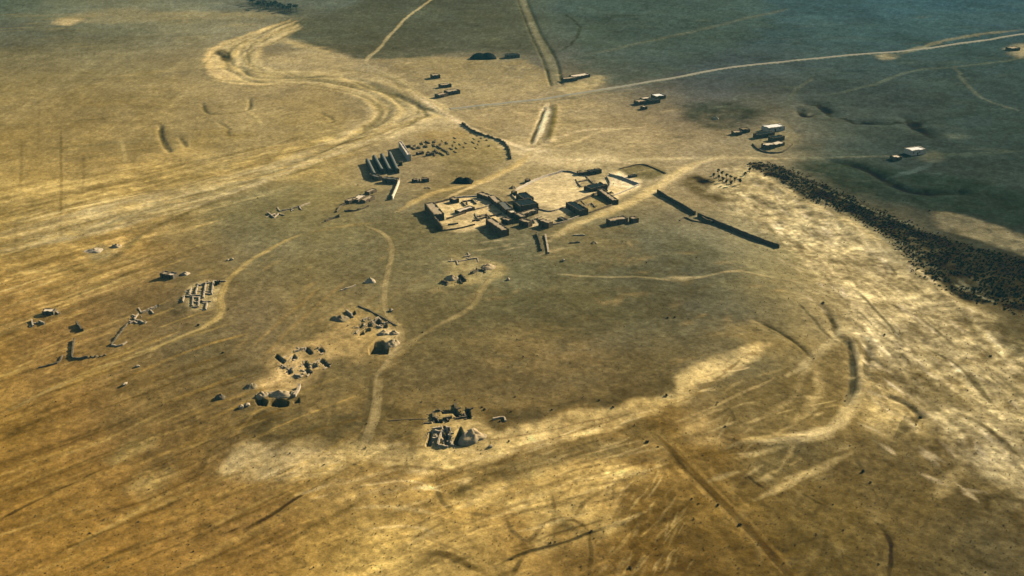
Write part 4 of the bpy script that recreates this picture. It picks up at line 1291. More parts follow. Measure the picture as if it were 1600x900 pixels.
def tent(p0, p1, depth, h, label):
    a, b, d, L = frame_edge(p0, p1)
    e = tag(empty('tent', a[0], a[1], min(gz(*a), gz(*b)), math.atan2(d[1], d[0])), label, 'tent')
    nx, ny = 13, 9
    v, f = [], []
    for i in range(nx):
        for k in range(ny):
            u, w_ = i / (nx - 1), k / (ny - 1)
            ridge = 1 - abs(2 * w_ - 1) ** 1.2
            pole = 0.78 + 0.22 * abs(math.cos(u * math.pi * 3))
            endf = min(1, 5 * min(u, 1 - u) + 0.25)
            v.append((u * L, w_ * depth, -0.1 + h * (0.28 + 0.72 * ridge * pole) * endf))
    for i in range(nx - 1):
        for k in range(ny - 1):
            f.append((i * ny + k, (i + 1) * ny + k, (i + 1) * ny + k + 1, i * ny + k + 1))
    n0 = len(v)
    rim = [i * ny for i in range(nx)] + [(nx - 1) * ny + k for k in range(1, ny)] + [i * ny + ny - 1 for i in range(nx - 2, -1, -1)] + [k for k in range(ny - 2, 0, -1)]
    for r in rim:
        v.append((v[r][0], v[r][1], -0.8))
    for i in range(len(rim)):
        k = (i + 1) % len(rim)
        f.append((rim[i], n0 + i, n0 + k, rim[k]))
    link('tent_cloth', v, f, GOATHAIR, e)
    for i in range(4):
        u = (i + 0.5) / 4
        boxes('pole', [(u * L - 0.07, u * L + 0.07, depth / 2 - 0.07, depth / 2 + 0.07, 0, h + 0.35)], WOOD, e)
    for s in (0.05, 0.35, 0.65, 0.95):
        x0, y0, y1 = s * L, -0.05, -1.8
        boxes('guy_rope', [(x0 - 0.02, x0 + 0.02, y1, y0, 0.15, 0.2)], WOOD, e)
    return e


# ================================================================== THE VILLAGE
# western walled court
house((664, 328), (679, 346), 6, 4.6, 'tallest mudbrick house with black shaded flank at west corner of the village courtyard')
wall([(679, 346), (691, 361)], 3.4, 0.9, 'short high mudbrick wall running down from the tall west corner house')
wall([(668, 322), (688, 316), (704, 312)], 1.2, 0.7, 'low mudbrick wall closing the back of the western courtyard')
house((702, 315), (710, 318), 3.5, 2.8, 'tiny square hut on the back wall of the western courtyard', doors=1, windows=0, cat='hut', name='mudbrick_hut')
wall([(698, 343), (716, 337), (728, 333)], 1.1, 0.7, 'low broken wall across the middle of the western courtyard')
house((717, 335), (742, 328), 4, 2.0, 'long low shed with bright pale roof in the middle of the western courtyard', roof=PALE_ROOF, cat='shed', name='mudbrick_shed')
house((745, 308), (762, 313), 4.5, 3.0, 'narrow mudbrick room at the far end of the curved range east of the western courtyard', windows=0)
house((762, 313), (777, 324), 4.5, 3.4, 'middle mudbrick room of the curved range east of the western courtyard')
house((777, 324), (790, 336), 5, 3.8, 'mudbrick room at the near end of the curved range, next to the central black house', roof=GREY_ROOF)
house((759, 352), (784, 370), 4.5, 4.0, 'long mudbrick house with a black front standing alone in front of the western courtyard', doors=2)
house((783, 348), (793, 352), 3.5, 3.0, 'small dark hut between the western courtyard and the central houses', windows=0, cat='hut', name='mudbrick_hut')
wall([(738, 347), (760, 341), (784, 335)], 1.0, 0.7, 'low wall with pale top along the front of the western courtyard')
wall([(700, 352), (716, 350)], 0.8, 0.7, 'stub of low wall just inside the front of the western courtyard')
for q, h_, lab in [([(691, 361), (716, 358), (742, 352)], 0.8, 'low pale wall closing the near side of the western courtyard'),
                   ([(706, 311), (726, 308), (746, 307)], 1.0, 'low back wall between the tiny hut and the curved range of the western courtyard'),
                   ([(742, 328), (756, 324), (768, 320)], 0.9, 'low wall joining the long pale shed to the curved range'),
                   ([(818, 317), (828, 321), (842, 327)], 1.6, 'bright stepped wall right behind the large central black house'),
                   ([(842, 327), (862, 331), (884, 324)], 0.7, 'low curving wall between the central houses and the brown inner yard'),
                   ([(858, 352), (876, 349), (905, 338)], 0.8, 'pale low wall along the front of the open yard right of the front huts'),
                   ([(880, 268), (892, 269), (903, 273)], 1.0, 'short wall linking the long back wall to the brown roofed shed'),
                   ([(998, 290), (980, 298), (958, 306)], 0.9, 'low wall from the threshing floor down to the long black flanked house'),
                   ([(806, 297), (800, 304), (806, 312)], 1.0, 'short wall at the left end of the large pale courtyard'),
                   ([(949, 299), (953, 288), (948, 277)], 1.0, 'short wall between the dark grey roofed house and the threshing floor')]:
    wall(q, h_, 0.7, lab, random.choice((MUD, STONE, PALE_ROOF)))
for q, lab in [([[(722, 316), (738, 313)], [(738, 313), (744, 319)], [(722, 316), (727, 322)]], 'roofless room with broken walls at the back of the western courtyard'),
               ([[(744, 340), (760, 336)], [(760, 336), (767, 344)], [(744, 340), (749, 346)]], 'roofless room at the near right of the western courtyard, behind the front black house'),
               ([[(826, 346), (840, 342)], [(840, 342), (845, 349)], [(826, 346), (831, 352)]], 'roofless pen right of the low row house in the village centre'),
               ([[(902, 286), (920, 281)], [(920, 281), (927, 288)], [(902, 286), (908, 293)]], 'roofless pen in the large pale courtyard below the shed pair'),
               ([[(906, 324), (924, 318)], [(924, 318), (930, 324)], [(906, 324), (912, 331)]], 'roofless pen with low walls inside the brown inner yard')]:
    ruin(q, lab, 1.1, 0.6, EARTH_WALL, 14, 'roofless_room', 'ruin')
# centre
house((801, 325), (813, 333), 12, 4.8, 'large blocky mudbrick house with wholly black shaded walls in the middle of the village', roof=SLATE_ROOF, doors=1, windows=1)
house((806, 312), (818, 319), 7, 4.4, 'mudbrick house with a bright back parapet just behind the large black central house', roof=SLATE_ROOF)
house((818, 341), (841, 334), 3.5, 2.8, 'long low row house slanting up to the right below the large central house', doors=2)
house((803, 341), (814, 347), 4, 3.2, 'small cube house at the left end of the low row house in the village centre', windows=0, cat='hut', name='mudbrick_hut')
house((811, 352), (825, 356), 4, 3.4, 'dark hut at the village front, second from the right of the front huts', windows=0, cat='hut', name='mudbrick_hut')
house((841, 353), (857, 358), 4, 3.6, 'dark hut at the village front, rightmost of the front huts', windows=0, cat='hut', name='mudbrick_hut')
house((793, 337), (798, 341), 4, 3.4, 'narrow pale tower room left of the large black central house', roof=PALE_ROOF, doors=0, windows=0, cat='hut', name='mudbrick_hut')
house((871, 343), (880, 347), 3, 1.6, 'small low grey pen in the open yard right of the front huts', roof=GREY_ROOF, doors=0, windows=0, cat='pen', name='animal_pen')
# big eastern court
wall([(806, 297), (828, 287), (852, 277), (880, 268)], 1.5, 0.8, 'long pale mudbrick wall along the back of the large pale courtyard', PALE_ROOF)
house((820, 286), (829, 286), 3, 2.2, 'small dark hut against the back wall of the large pale courtyard', windows=0, cat='hut', name='mudbrick_hut')
heap((801, 293), 2.6, 1.8, 'small brown heap at the back left corner of the large pale courtyard', BROWN_SPOIL, 'earth_heap')
house((799, 305), (808, 305), 3, 2.4, 'small dark hut between the back wall and the central houses', windows=0, cat='hut', name='mudbrick_hut')
house((903, 274), (921, 273), 4, 2.2, 'brown roofed left half of the shed pair at the back of the large courtyard', roof=BROWN_SPOIL, cat='shed', name='mudbrick_shed')
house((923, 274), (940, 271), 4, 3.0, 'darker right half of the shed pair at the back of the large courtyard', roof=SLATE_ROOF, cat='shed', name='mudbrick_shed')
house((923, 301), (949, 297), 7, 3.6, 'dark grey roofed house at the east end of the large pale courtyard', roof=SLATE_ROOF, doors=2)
house((933, 305), (957, 319), 4, 4.0, 'long house with a black flank forming the east side of the brown inner yard', doors=2)
house((884, 325), (905, 337), 6, 3.6, 'blue grey roofed house forming the west side of the brown inner yard', roof=SLATE_ROOF, doors=2)
wall([(890, 321), (912, 312), (934, 303)], 1.4, 0.7, 'low mudbrick wall along the back of the brown inner yard')
wall([(908, 337), (932, 329), (956, 320)], 1.0, 0.7, 'low mudbrick wall along the front of the brown inner yard')
wall([(952, 274), (975, 281), (998, 290)], 1.5, 0.8, 'bright wall stepping down the edge of the white threshing floor', PALE_ROOF)
house((985, 279), (996, 277), 3, 1.6, 'low dark pen in the brown plot behind the white threshing floor', roof=SLATE_ROOF, doors=0, windows=0, cat='pen', name='animal_pen')
wall([(968, 265), (1004, 257), (1040, 271)], 0.7, 0.7, 'low earth wall round the back of the brown plot east of the village')
heap((955, 302), 2.0, 1.3, 'small dark heap right of the brown inner yard', BROWN_SPOIL, 'earth_heap')
house((954, 352), (981, 348), 5, 3.2, 'isolated mudbrick house with black front on the dark slope in front of the village')
house((982, 346), (990, 349), 4, 3.0, 'small annex hut at the right end of the isolated house on the dark slope', windows=0, cat='hut', name='mudbrick_hut')
# long garden wall
wall([(1027, 302), (1056, 319), (1086, 337)], 2.6, 0.9, 'upper left half of the long straight dark garden wall east of the village', RUBBLE, 0.08)
wall([(1090, 339), (1120, 350), (1170, 370), (1217, 388)], 2.6, 0.9, 'lower right half of the long straight dark garden wall east of the village', RUBBLE, 0.08)
wall([(1097, 344), (1104, 347), (1113, 349)], 2.2, 1.0, 'short wall stub beside the gap in the long straight garden wall', RUBBLE)
wall([(1062, 344), (1070, 340), (1082, 345), (1096, 347)], 0.7, 0.7, 'low curved pen wall below the gap in the long garden wall', RUBBLE)
# western sheds
for q0, q1, lab in [((571, 256), (582, 279), 'leftmost of the four parallel long vaulted sheds west of the village'),
                    ((582, 250), (594, 272), 'second from left of the four parallel long vaulted sheds west of the village'),
                    ((594, 247), (606, 271), 'third from left of the four parallel long vaulted sheds west of the village'),
                    ((606, 244), (618, 271), 'rightmost of the four parallel long vaulted sheds, nearest the tall bright sided house')]:
    house(q0, q1, 2.6, 2.8, lab, roof=GREY_ROOF, doors=2, windows=0, cat='shed', name='vaulted_shed', group='long vaulted sheds west of the village', vault=True)
house((577, 279), (591, 284), 3.5, 3.0, 'dark hut at the left foot of the long vaulted sheds', roof=GREY_ROOF, windows=0, cat='hut', name='mudbrick_hut')
house((597, 286), (621, 288), 4, 3.4, 'wide dark house across the foot of the long vaulted sheds', roof=GREY_ROOF, doors=2)
house((623, 231), (637, 252), 2.5, 5.0, 'tall narrow house with black flank and bright far side, right of the vaulted sheds', roof=PALE_ROOF, wallm=PALE_ROOF)
house((622, 259), (629, 259), 3, 2.6, 'small cube hut at the foot of the tall narrow house', windows=0, cat='hut', name='mudbrick_hut')
wall([(624, 284), (620, 296), (613, 311)], 2.4, 0.9, 'pale wall curving down from the foot of the long vaulted sheds', PALE_ROOF)
wall([(722, 194), (741, 206), (770, 216), (789, 226), (796, 238), (798, 250)], 1.6, 1.2, 'dark dry stone wall curving round the right end of the small pile rows', RUBBLE, 0.5, 'stone_wall')
tent((708, 286), (737, 287), 8, 3.6, 'large low black tent pitched alone behind the western courtyard')
house((643, 284), (653, 285), 3, 2.0, 'left of two small dark huts below the rows of piles', windows=0, cat='hut', name='mudbrick_hut')
house((658, 284), (670, 284), 3, 2.4, 'right of two small dark huts below the rows of piles', windows=0, cat='hut', name='mudbrick_hut')
heap((668, 294), 2.4, 0.9, 'low brown heap in the open space left of the black tent', BROWN_SPOIL, 'earth_heap')
# rows of drying bricks
PILE_ANG = img_angle((583, 250), (594, 272))
proto = None
for r in range(5):
    for k in range(12):
        u = k / 11
        px = 640 + 118 * u + 8 * r - 3
        py = 229 - 19 * u + 4.0 * r
        if random.random() < 0.25 or px > 772:
            continue
        x, y = at(px + random.uniform(-1.5, 1.5), py + random.uniform(-0.7, 0.7))
        if proto is None:
            v, f = [], []
            for lay in range(4):
                for bx in range(3):
                    f += box_faces(len(v))
                    o_ = random.uniform(-0.08, 0.08)
                    v += box_verts(-1.1 + bx * 0.74, -1.1 + bx * 0.74 + 0.68, -0.55 + o_, 0.55 + o_, lay * 0.36 - 0.1, lay * 0.36 + 0.24)
            proto = link('brick_pile', v, f, RUBBLE)
            o = proto
        else:
            o = proto.copy()
            C.objects.link(o)
        o.location = (x, y, gz(x, y))
        s = (1.25 if k < 5 else 0.8) * random.uniform(0.8, 1.2)
        o.scale = (s * random.uniform(1.8, 3.6), s * random.uniform(0.6, 1.0), s * random.uniform(0.3, 0.6))
        o.rotation_euler = (0, 0, PILE_ANG + random.uniform(-0.25, 0.25))
        tag(o, 'small dark pile standing in the rows right of the tall narrow house', 'pile', 'rows of small dark piles')
for q0, q1, lab in [((634, 232), (642, 231), 'low dark hut at the left end of the rows of small piles'), ((653, 243), (663, 241), 'low dark hut at the near middle of the rows of small piles'), ((668, 245), (678, 243), 'low dark hut at the near right of the rows of small piles')]:
    house(q0, q1, 2.5, 1.8, lab, doors=1, windows=0, cat='hut', name='mudbrick_hut')
# farm ruins between the sheds and the mound
house((545, 318), (560, 314), 4, 2.4, 'left dark walled room of the ruined farm west of the courtyard', windows=0)
house((560, 316), (572, 310), 5, 2.8, 'middle room with bright pale roof of the ruined farm west of the courtyard', roof=PALE_ROOF, windows=0)
house((571, 317), (586, 311), 4, 2.6, 'right dark walled room of the ruined farm west of the courtyard', windows=0)
house((577, 305), (589, 301), 3.5, 2.2, 'back room of the ruined farm west of the courtyard', windows=0)
wall([(538, 330), (556, 329), (576, 323)], 1.0, 0.8, 'low dark rubble wall in front of the ruined farm west of the courtyard', RUBBLE, 0.4)
wall([(508, 346), (518, 342), (530, 339)], 1.4, 1.0, 'short dark rubble bank left of the ruined farm', RUBBLE, 0.4)
wall([(526, 331), (532, 322), (540, 319)], 0.9, 0.9, 'broken rubble wall at the left end of the ruined farm', RUBBLE, 0.4)
ruin([[(438, 330), (452, 327)], [(455, 326), (468, 323)], [(468, 323), (484, 317)], [(428, 341), (436, 334)], [(418, 333), (428, 341)]], 'long broken row of pale wall stumps on the grey ground left of the ruined farm', 1.1, 0.8, STONE, 10)
# structures in front of the village
wall([(838, 366), (843, 378), (846, 392)], 1.2, 0.9, 'dark earth bank running down from the village front', RUBBLE, 0.3, 'earth_bank', 'bank')
wall([(852, 368), (855, 382), (857, 396)], 0.8, 1.4, 'pale earth bank running down beside the dark one in front of the village', STONE, 0.3, 'earth_bank', 'bank')
wall([(896, 368), (914, 367)], 0.7, 0.9, 'short pale wall stump in front of the open yard', STONE, 0.3)
wall([(890, 380), (906, 379)], 0.8, 0.9, 'short dark wall stump on the slope in front of the village', RUBBLE, 0.3)
heap((928, 380), 2.2, 1.2, 'low brown heap on the slope in front of the village', BROWN_SPOIL, 'earth_heap')
block((880, 408), 1.3, 'pale boulder alone on the mound below the village bank')

# ================================================================== THE MOUND AND ITS EXCAVATIONS
heap((578, 441), 2.8, 2.3, 'small steep pale heap alone beside the track in the middle of the mound', STONE, 'spoil_heap', rough=0.35)
wall([(532, 455), (545, 451), (556, 447)], 0.6, 0.8, 'low pale wall stump left of the small steep heap', STONE, 0.4)
block((611, 485), 1.3, 'pale boulder beside the track above the deep square pit')
# middle ruins
heap((763, 417), 4.4, 2.0, 'rounded pale heap at the right end of the middle ruins', SPOIL)
heap((706, 436), 3.4, 2.2, 'pale heap at the left end of the middle ruins', SPOIL)
ruin([[(700, 409), (712, 407)], [(714, 408), (730, 405)], [(732, 404), (746, 402)], [(724, 401), (734, 399)]], 'row of pale wall stumps along the back of the middle ruins', 1.0, 0.8, STONE, 8)
ruin([[(718, 440), (726, 435)], [(720, 432), (727, 441)], [(738, 428), (747, 423)], [(690, 441), (700, 444)], [(748, 422), (758, 424)]], 'scatter of dark wall corners between the two heaps of the middle ruins', 1.7, 0.8, RUBBLE, 12)
block((794, 437), 1.4, 'flat pale slab right of the middle ruins')
# dark stone hut and its trenches
heap((613, 537), 3.6, 2.2, 'pale heap of earth against the right side of the deep square pit', SPOIL)
heap((600, 519), 3.0, 1.6, 'pale heap of earth just behind the deep square pit', SPOIL)
heap((616, 519), 2.4, 1.4, 'smaller pale heap right of the heap behind the deep square pit', SPOIL)
ruin([[(557, 511), (566, 510)], [(566, 510), (570, 505)], [(578, 507), (586, 503)], [(580, 502), (592, 496)], [(594, 504), (606, 503)], [(560, 515), (556, 520)], [(588, 508), (596, 511)], [(568, 499), (576, 496)]], 'dug out room foundations with small black trenches above the deep square pit', 1.0, 0.7, STONE, 26)
wall([(541, 486), (546, 490), (551, 496)], 1.4, 1.0, 'pale slanting wall stump at the top of the trenches above the square pit', STONE, 0.3)
heap((532, 498), 4.0, 1.8, 'dark brown heap at the left of the trenches above the square pit', BROWN_SPOIL)
wall([(560, 478), (585, 488), (620, 508)], 0.5, 0.9, 'low earth edge round the back of the trenches above the square pit', RUBBLE, 0.4)
# left excavation field
ruin([[(430, 556), (445, 566)], [(462, 549), (476, 544)], [(476, 544), (486, 551)], [(473, 565), (481, 571)], [(499, 561), (513, 571)], [(448, 580), (458, 574)], [(454, 557), (462, 560)], [(484, 573), (494, 568)], [(496, 543), (506, 550)], [(470, 577), (484, 582)], [(440, 570), (447, 574)], [(460, 585), (470, 588)]], 'grid of room foundations and slit trenches on pale ground left of the square pit', 0.9, 0.7, STONE, 34)
heap((409, 617), 2.6, 1.8, 'small pale spoil heap behind the left black pit below the excavation field', SPOIL)
heap((436, 615), 3.4, 1.8, 'wide spoil heap behind the right black pit below the excavation field', SPOIL, sx=1.5)
heap((456, 614), 2.0, 1.3, 'small heap right of the wide spoil heap', SPOIL)
wall([(468, 603), (465, 611), (460, 619)], 1.3, 1.3, 'pale slanting wall stump just right of the wide spoil heap', STONE, 0.3)
heap((392, 603), 3.0, 1.6, 'dark brown heap left of the excavation field', BROWN_SPOIL)
block((377, 637), 1.6, 'left of two pale boulders below the left black pit', STONE)
block((386, 634), 1.5, 'right of two pale boulders below the left black pit', STONE)
heap((345, 621), 2.2, 1.8, 'small grey heap far left of the excavation field', RUBBLE)
# front excavation
heap((738, 686), 4.8, 3.4, 'tall bright spoil heap beside a deep black pit at the front edge of the mound', SPOIL, rough=0.4)
ruin([[(668, 700), (677, 678)], [(676, 677), (688, 674)], [(684, 700), (690, 680)], [(692, 682), (700, 694)], [(698, 676), (704, 690)], [(672, 692), (684, 690)], [(690, 672), (704, 676)], [(704, 698), (708, 690)]], 'tightly packed dug out rooms with black trenches left of the tall spoil heap', 1.5, 0.8, STONE, 30)
ruin([[(680, 642), (712, 641)], [(712, 641), (720, 651)], [(728, 640), (733, 656)], [(676, 655), (690, 657)], [(690, 657), (706, 654)], [(712, 656), (728, 654)], [(676, 645), (678, 662)]], 'square room foundations behind the tall spoil heap', 1.3, 0.8, RUBBLE, 14)
wall([(606, 656), (640, 655), (668, 655)], 0.18, 0.5, 'low straight wall line running left from the front excavation', RUBBLE, 0.3)
wall([(770, 660), (786, 656), (790, 663)], 0.8, 0.9, 'pale square wall corner on the dark slope right of the front excavation', STONE, 0.3)
block((766, 699), 0.9, 'small pale stone on the bright slope just right of the tall spoil heap')
# far left hamlet
house((251, 435), (259, 436), 4, 2.6, 'left dark ruined room above the white stone ruins at the left', windows=0)
house((261, 436), (271, 437), 4, 2.2, 'right dark ruined room above the white stone ruins at the left', windows=0, roof=PALE_ROOF)
heap((290, 429), 2.6, 1.6, 'pale heap right of the dark ruined rooms at the left', STONE)
block((277, 432), 1.1, 'small pale block between the ruined rooms and the pale heap at the left')
ruin([[(288, 466), (286, 474)], [(299, 453), (296, 464)], [(309, 449), (306, 463)], [(322, 446), (318, 468)], [(334, 441), (331, 462)], [(302, 466), (301, 480)], [(312, 468), (310, 482)], [(318, 474), (330, 473)], [(324, 476), (322, 486)], [(312, 448), (328, 444)], [(298, 465), (312, 464)]], 'cluster of tall white wall stumps of a ruined farm left of the mound', 1.1, 0.8, STONE, 24)
shrub((340, 446), 1.8, 'dark bush at the upper right corner of the white stone ruins')
block((362, 405), 1.2, 'right of two pale boulders above the white stone ruins')
block((356, 406), 1.0, 'left of two pale boulders above the white stone ruins')
ruin([[(203, 506), (210, 503)], [(218, 502), (226, 506)], [(210, 499), (216, 492)], [(222, 490), (248, 480)]], 'pale wall corner below and left of the white stone ruins', 1.2, 0.9, STONE, 8)
wall([(200, 506), (186, 524), (174, 540)], 0.8, 0.8, 'dark rubble line running down from the pale wall corner', RUBBLE, 0.5)
wall([(174, 540), (188, 541), (198, 535)], 0.6, 0.8, 'short pale rubble hook at the foot of the dark rubble line', STONE, 0.5)
wall([(116, 532), (114, 548), (115, 561), (138, 560)], 0.9, 0.9, 'L shaped low field wall at the far left', RUBBLE, 0.3)
for q in [(143, 559), (150, 558), (157, 558), (164, 556)]:
    block(q, 0.8, 'small dark stone in the short row continuing the L shaped field wall', RUBBLE, group='row of stones beside the L shaped field wall')
wall([(60, 576), (90, 568), (98, 556)], 0.6, 0.8, 'low rubble bank at the far left edge of the ruins', RUBBLE, 0.4)
house((66, 494), (84, 493), 4, 2.2, 'lone low hut with black front at the far left', roof=PALE_ROOF, windows=0, cat='hut', name='mudbrick_hut')
ruin([[(50, 502), (52, 511)], [(62, 504), (70, 508)], [(88, 488), (92, 492)]], 'few pale wall stumps round the lone low hut at the far left', 0.9, 0.9, STONE, 4)
wall([(120, 506), (123, 511), (129, 518)], 1.5, 1.2, 'short thick dark wall stump right of the lone low hut', RUBBLE, 0.3)
heap((147, 393), 4.5, 1.4, 'flat stony grey heap on the plain at the left', STONE, rough=0.4)
heap((182, 386), 3.2, 1.8, 'bright tan earth heap beside the flat stony heap at the left', SPOIL)
block((195, 601), 1.2, 'pale stone on the slope below the L shaped field wall')
block((215, 572), 1.0, 'pale stone on the brown slope below the far left track')

# ================================================================== OUTLYING FARMS
house((676, 124), (688, 123), 7, 3.4, 'farthest left house of the hamlet by the track junction', windows=2)
house((690, 139), (706, 137), 6, 3.0, 'middle house of the hamlet by the track junction', windows=2)
house((687, 154), (700, 151), 6, 3.0, 'front left house of the hamlet by the track junction', windows=1)
house((700, 150), (719, 147), 7, 3.6, 'front right, largest house of the hamlet by the track junction', windows=2)
tent((736, 94), (776, 93), 12, 6.0, 'large dark peaked tent on the bright ground left of the straight double track')
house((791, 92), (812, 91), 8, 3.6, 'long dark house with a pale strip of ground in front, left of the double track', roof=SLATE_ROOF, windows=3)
house((882, 128), (902, 126), 7, 3.2, 'left house of the roadside pair right of the double track', windows=2)
house((897, 125), (922, 121), 8, 3.4, 'pale roofed right house of the roadside pair right of the double track', roof=PALE_ROOF, windows=2)
house((998, 165), (1010, 163), 7, 3.2, 'front left house of the farm below the paved road', windows=1)
house((1006, 160), (1018, 158), 6, 3.0, 'back left house of the farm below the paved road', roof=PALE_ROOF, windows=1)
house((1016, 163), (1032, 161), 7, 3.2, 'dark front right house of the farm below the paved road', roof=SLATE_ROOF, windows=2)
house((1026, 156), (1040, 154), 9, 3.0, 'bright cream roofed back house of the farm below the paved road', roof=WHITE, windows=2)
house((1006, 172), (1012, 171), 5, 2.4, 'tiny pale shed in front of the farm below the paved road', roof=PALE_ROOF, windows=0, cat='shed', name='mudbrick_shed')
heap((1118, 185), 2.5, 2.4, 'small pale heap on the dark ground between the two eastern farms', STONE)
house((1148, 211), (1160, 210), 6, 2.6, 'left brown hut of the eastern farm with the white roof', windows=0, cat='hut', name='mudbrick_hut')
house((1160, 207), (1172, 206), 6, 3.0, 'right brown hut beside the eastern farm with the white roof', roof=BROWN_SPOIL, windows=0, cat='hut', name='mudbrick_hut')
house((1200, 207), (1226, 204), 9, 3.6, 'long barn with a dazzling white roof at the eastern farm', roof=WHITE, wallm=PALE_ROOF, windows=3, cat='barn', name='barn')
house((1184, 217), (1210, 213), 6, 3.4, 'dark roofed row house in front of the white roofed barn', roof=SLATE_ROOF, windows=2)
house((1208, 222), (1226, 219), 6, 3.2, 'dark house at the right front of the white roofed barn', roof=SLATE_ROOF, windows=1)
house((1196, 234), (1211, 232), 6, 3.4, 'front left house of the eastern farm with pale roof', roof=PALE_ROOF, windows=1)
house((1212, 231), (1226, 227), 6, 2.6, 'low pale shed at the front right of the eastern farm', roof=PALE_ROOF, windows=0, cat='shed', name='mudbrick_shed')
wall([(1176, 226), (1184, 234), (1200, 239), (1222, 238), (1238, 226)], 1.0, 0.9, 'low dark wall round the front of the eastern farm', RUBBLE, 0.2)
house((1424, 243), (1446, 240), 8, 4.0, 'lone house with a dazzling white roof on the dark plain at the right', roof=WHITE, wallm=PALE_ROOF, windows=2)
house((1397, 251), (1409, 250), 6, 2.6, 'small pale roofed hut left of the lone white roofed house', roof=PALE_ROOF, windows=0, cat='hut', name='mudbrick_hut')
house((1580, 80), (1594, 79), 9, 3, 'small farmhouse beside the paved road at the far right', windows=2)
# plants
for i, q in enumerate([(1122, 272), (1128, 275), (1135, 279), (1141, 282), (1148, 285), (1156, 288), (1115, 278), (1123, 281), (1129, 284), (1135, 288), (1142, 290), (1164, 277), (1171, 272), (1177, 267)]):
    tree(q, 4.0, 'small dark tree planted in the two rows beside the dark plots', 'young trees in rows east of the village', 0.35)
for i in range(13):
    q = (390 + i * 6 + random.uniform(-2, 2), 9 + 0.8 * i + random.uniform(-3, 4))
    tree(q, 10, 'dark tree of the far grove by the river at the top of the view', 'trees of the far grove by the river', 0.5)
for q, s, lab in [((757, 641), 1.5, 'dark bush on the slope just behind the tall spoil heap'), ((753, 637), 1.2, 'small bush touching the bush behind the tall spoil heap'),
                  ((781, 663), 1.1, 'round bush beside the pale square wall corner'), ((795, 691), 1.1, 'single dark bush on the bright rampart slope right of the tall spoil heap'),
                  ((936, 631), 1.3, 'dark bush on the upper edge of the bright rampart, left of centre'), ((862, 645), 1.1, 'small dark bush on the upper rampart edge between the excavation and the right bushes'),
                  ((958, 641), 1.2, 'dark bush low on the bright rampart right of the edge bush'), ((1041, 623), 1.7, 'large dark bush where the bright rampart narrows'),
                  ((1011, 692), 1.8, 'dark bush at the head of the double track'), ((1028, 700), 1.0, 'small bush just right of the bush at the head of the double track'),
                  ((1133, 668), 1.3, 'bush alone on the mottled ground right of the rampart'), ((1081, 780), 1.0, 'bush halfway down the left side of the double track'),
                  ((1122, 789), 1.5, 'dark bush on the double track, upper of the pair'), ((1156, 820), 1.7, 'dark bush on the double track, lower of the pair'),
                  ((1043, 498), 1.6, 'left of the twin bushes on the dark mound top'), ((1054, 497), 1.5, 'right of the twin bushes on the dark mound top'),
                  ((924, 834), 1.2, 'dark bush where the bottom wash lines meet'), ((984, 889), 1.3, 'dark bush near the bottom edge right of centre'),
                  ((310, 510), 1.7, 'dark bush below the white stone ruins'), ((302, 862), 0.8, 'tiny bush on the furrows near the bottom left'),
                  ((348, 552), 1.4, 'dim bush on the brown slope left of the excavation field'), ((1438, 652), 2.0, 'dark bush at the end of the gully on the right'),
                  ((1286, 475), 1.8, 'bush in the gully at the upper right edge of the mound'), ((1360, 755), 1.1, 'bush at the foot of the pale wash on the right'),
                  ((1348, 738), 1.8, 'larger bush below the pale wash strip on the right'), ((1382, 524), 1.3, 'dark bush on the pale stony strip'),
                  ((1548, 557), 1.5, 'dark bush at the upper edge of the pale stony strip'), ((1452, 330), 1.4, 'bush beside the dark planted band'),
                  ((140, 835), 0.8, 'tiny bush on the furrows far bottom left')]:
    shrub(q, s * 0.5, lab, group='dark bushes scattered over the mound and slopes')


def scatter_mesh(name, pts, sizes, m, per=26, leaf=0.34, seed=1, flat=0.75):
    """ground cover: many small tufts in one mesh"""
    base = [leaf_cloud(per, 1, 1, flat, leaf, seed + k, 0.3) for k in range(4)]
    x = np.array([p[0] for p in pts])
    y = np.array([p[1] for p in pts])
    z = height(x.copy(), y.copy())
    V, Fc = [], []
    n = 0
    for i in range(len(pts)):
        bv, bf = base[i % 4]
        s = sizes[i]
        th = RNG.random() * 6.28
        bv = np.array(bv)
        c, si = math.cos(th), math.sin(th)
        vx = (bv[:, 0] * c - bv[:, 1] * si) * s + x[i]
        vy = (bv[:, 0] * si + bv[:, 1] * c) * s + y[i]
        vz = (bv[:, 2] + 0.35) * s + z[i]
        V.append(np.stack([vx, vy, vz], -1))
        Fc += [tuple(k + n for k in q) for q in bf]
        n += len(bv)
    return link(name, np.vstack(V), Fc, m)


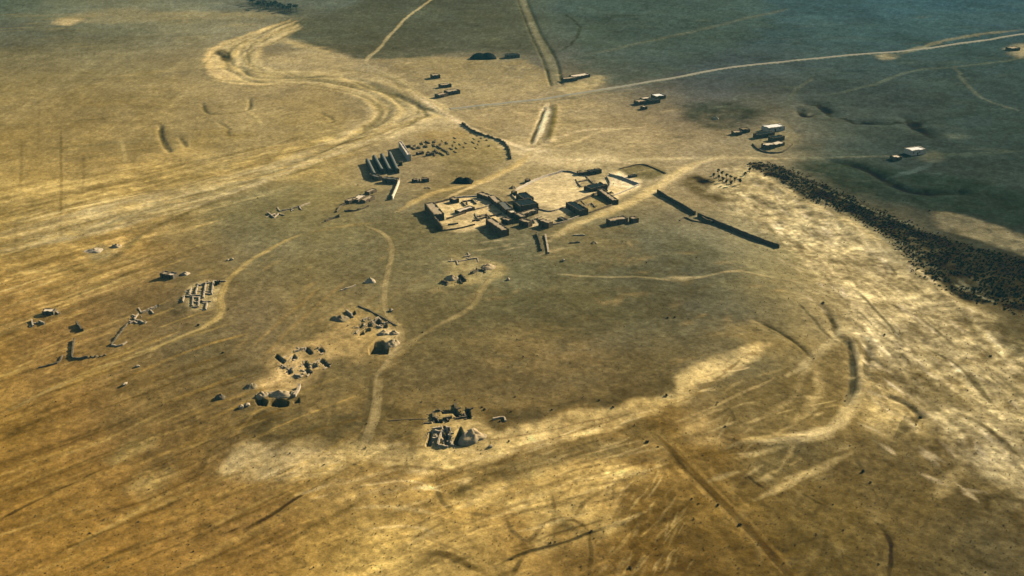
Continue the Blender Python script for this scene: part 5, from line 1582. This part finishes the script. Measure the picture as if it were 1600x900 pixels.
# crop of low bushes on the dark band
lo, hi = BAND.min(0), BAND.max(0)
P = RNG.uniform(lo, hi, (15000, 2))
d = sdist(P[:, 0] + 4 * fbm(P[:, 0], P[:, 1], 8, 2, 7), P[:, 1], BAND)
keep = (d < 0.5 + 7 * RNG.random(len(d)) ** 4) & (np.hypot(P[:, 0], P[:, 1]) < 1100)
gap = fbm(P[:, 0], P[:, 1], 16, 3, 77)
P = P[keep & (gap > -0.42)][:3800]
o = scatter_mesh('low_scrub', P, RNG.uniform(0.3, 0.85, len(P)), SCRUB, 22, 0.40, 3, 0.42)
tag(o, 'dense dark low scrub filling the long band along the right edge of the plain', 'scrub', kind='stuff')

# tussocks and stones over the open ground
xs, ss = [], []
for k in range(8000):
    px, py = RNG.uniform(0, 1600), 250 + 650 * RNG.random() ** 0.75
    xs.append(at(px, py))
    ss.append(RNG.uniform(0.10, 0.30) * (2.0 if RNG.random() < 0.04 else 1))
o = scatter_mesh('dry_tussocks', xs, ss, GRASS, 10, 0.5, 9)
tag(o, 'dry brown tussocks dotted over the bare ground', 'tussocks', kind='stuff')
xs, ss = [], []
for k in range(420):
    t = RNG.random()
    px, py = 1130 + 470 * t + RNG.normal(0, 40), 300 + 330 * t + RNG.normal(0, 40) + 40
    if px > 1640 or py > 880:
        continue
    q = at(px, py)
    if sdist(np.array([q[0]]), np.array([q[1]]), BAND)[0] < 2:
        continue
    xs.append(q)
    ss.append(RNG.uniform(0.15, 0.4))
o = scatter_mesh('dry_tussocks', xs, ss, LEAF_PALE, 14, 0.42, 14)
tag(o, 'grey green tussocks speckling the pale stony strip on the right', 'tussocks', kind='stuff')

# ------------------------------------------------------------------ the air
hb = boxes('haze', [(-3950, 3950, -3950, 3950, -16, 260)], SOILM)
hm = bpy.data.materials.new('haze')
hm.use_nodes = True
nt = hm.node_tree
nt.nodes.remove(nt.nodes['Principled BSDF'])
pv = nt.nodes.new('ShaderNodeVolumePrincipled')
pv.inputs['Color'].default_value = (0.12, 0.48, 0.55, 1)
pv.inputs['Density'].default_value = AIR_DENS
pv.inputs['Anisotropy'].default_value = 0.0
nt.links.new(pv.outputs[0], nt.nodes['Material Output'].inputs['Volume'])
hb.data.materials.clear()
hb.data.materials.append(hm)
hb['kind'] = 'stuff'
hb['label'] = 'thin blue green haze over the far plain'
hb['category'] = 'haze'
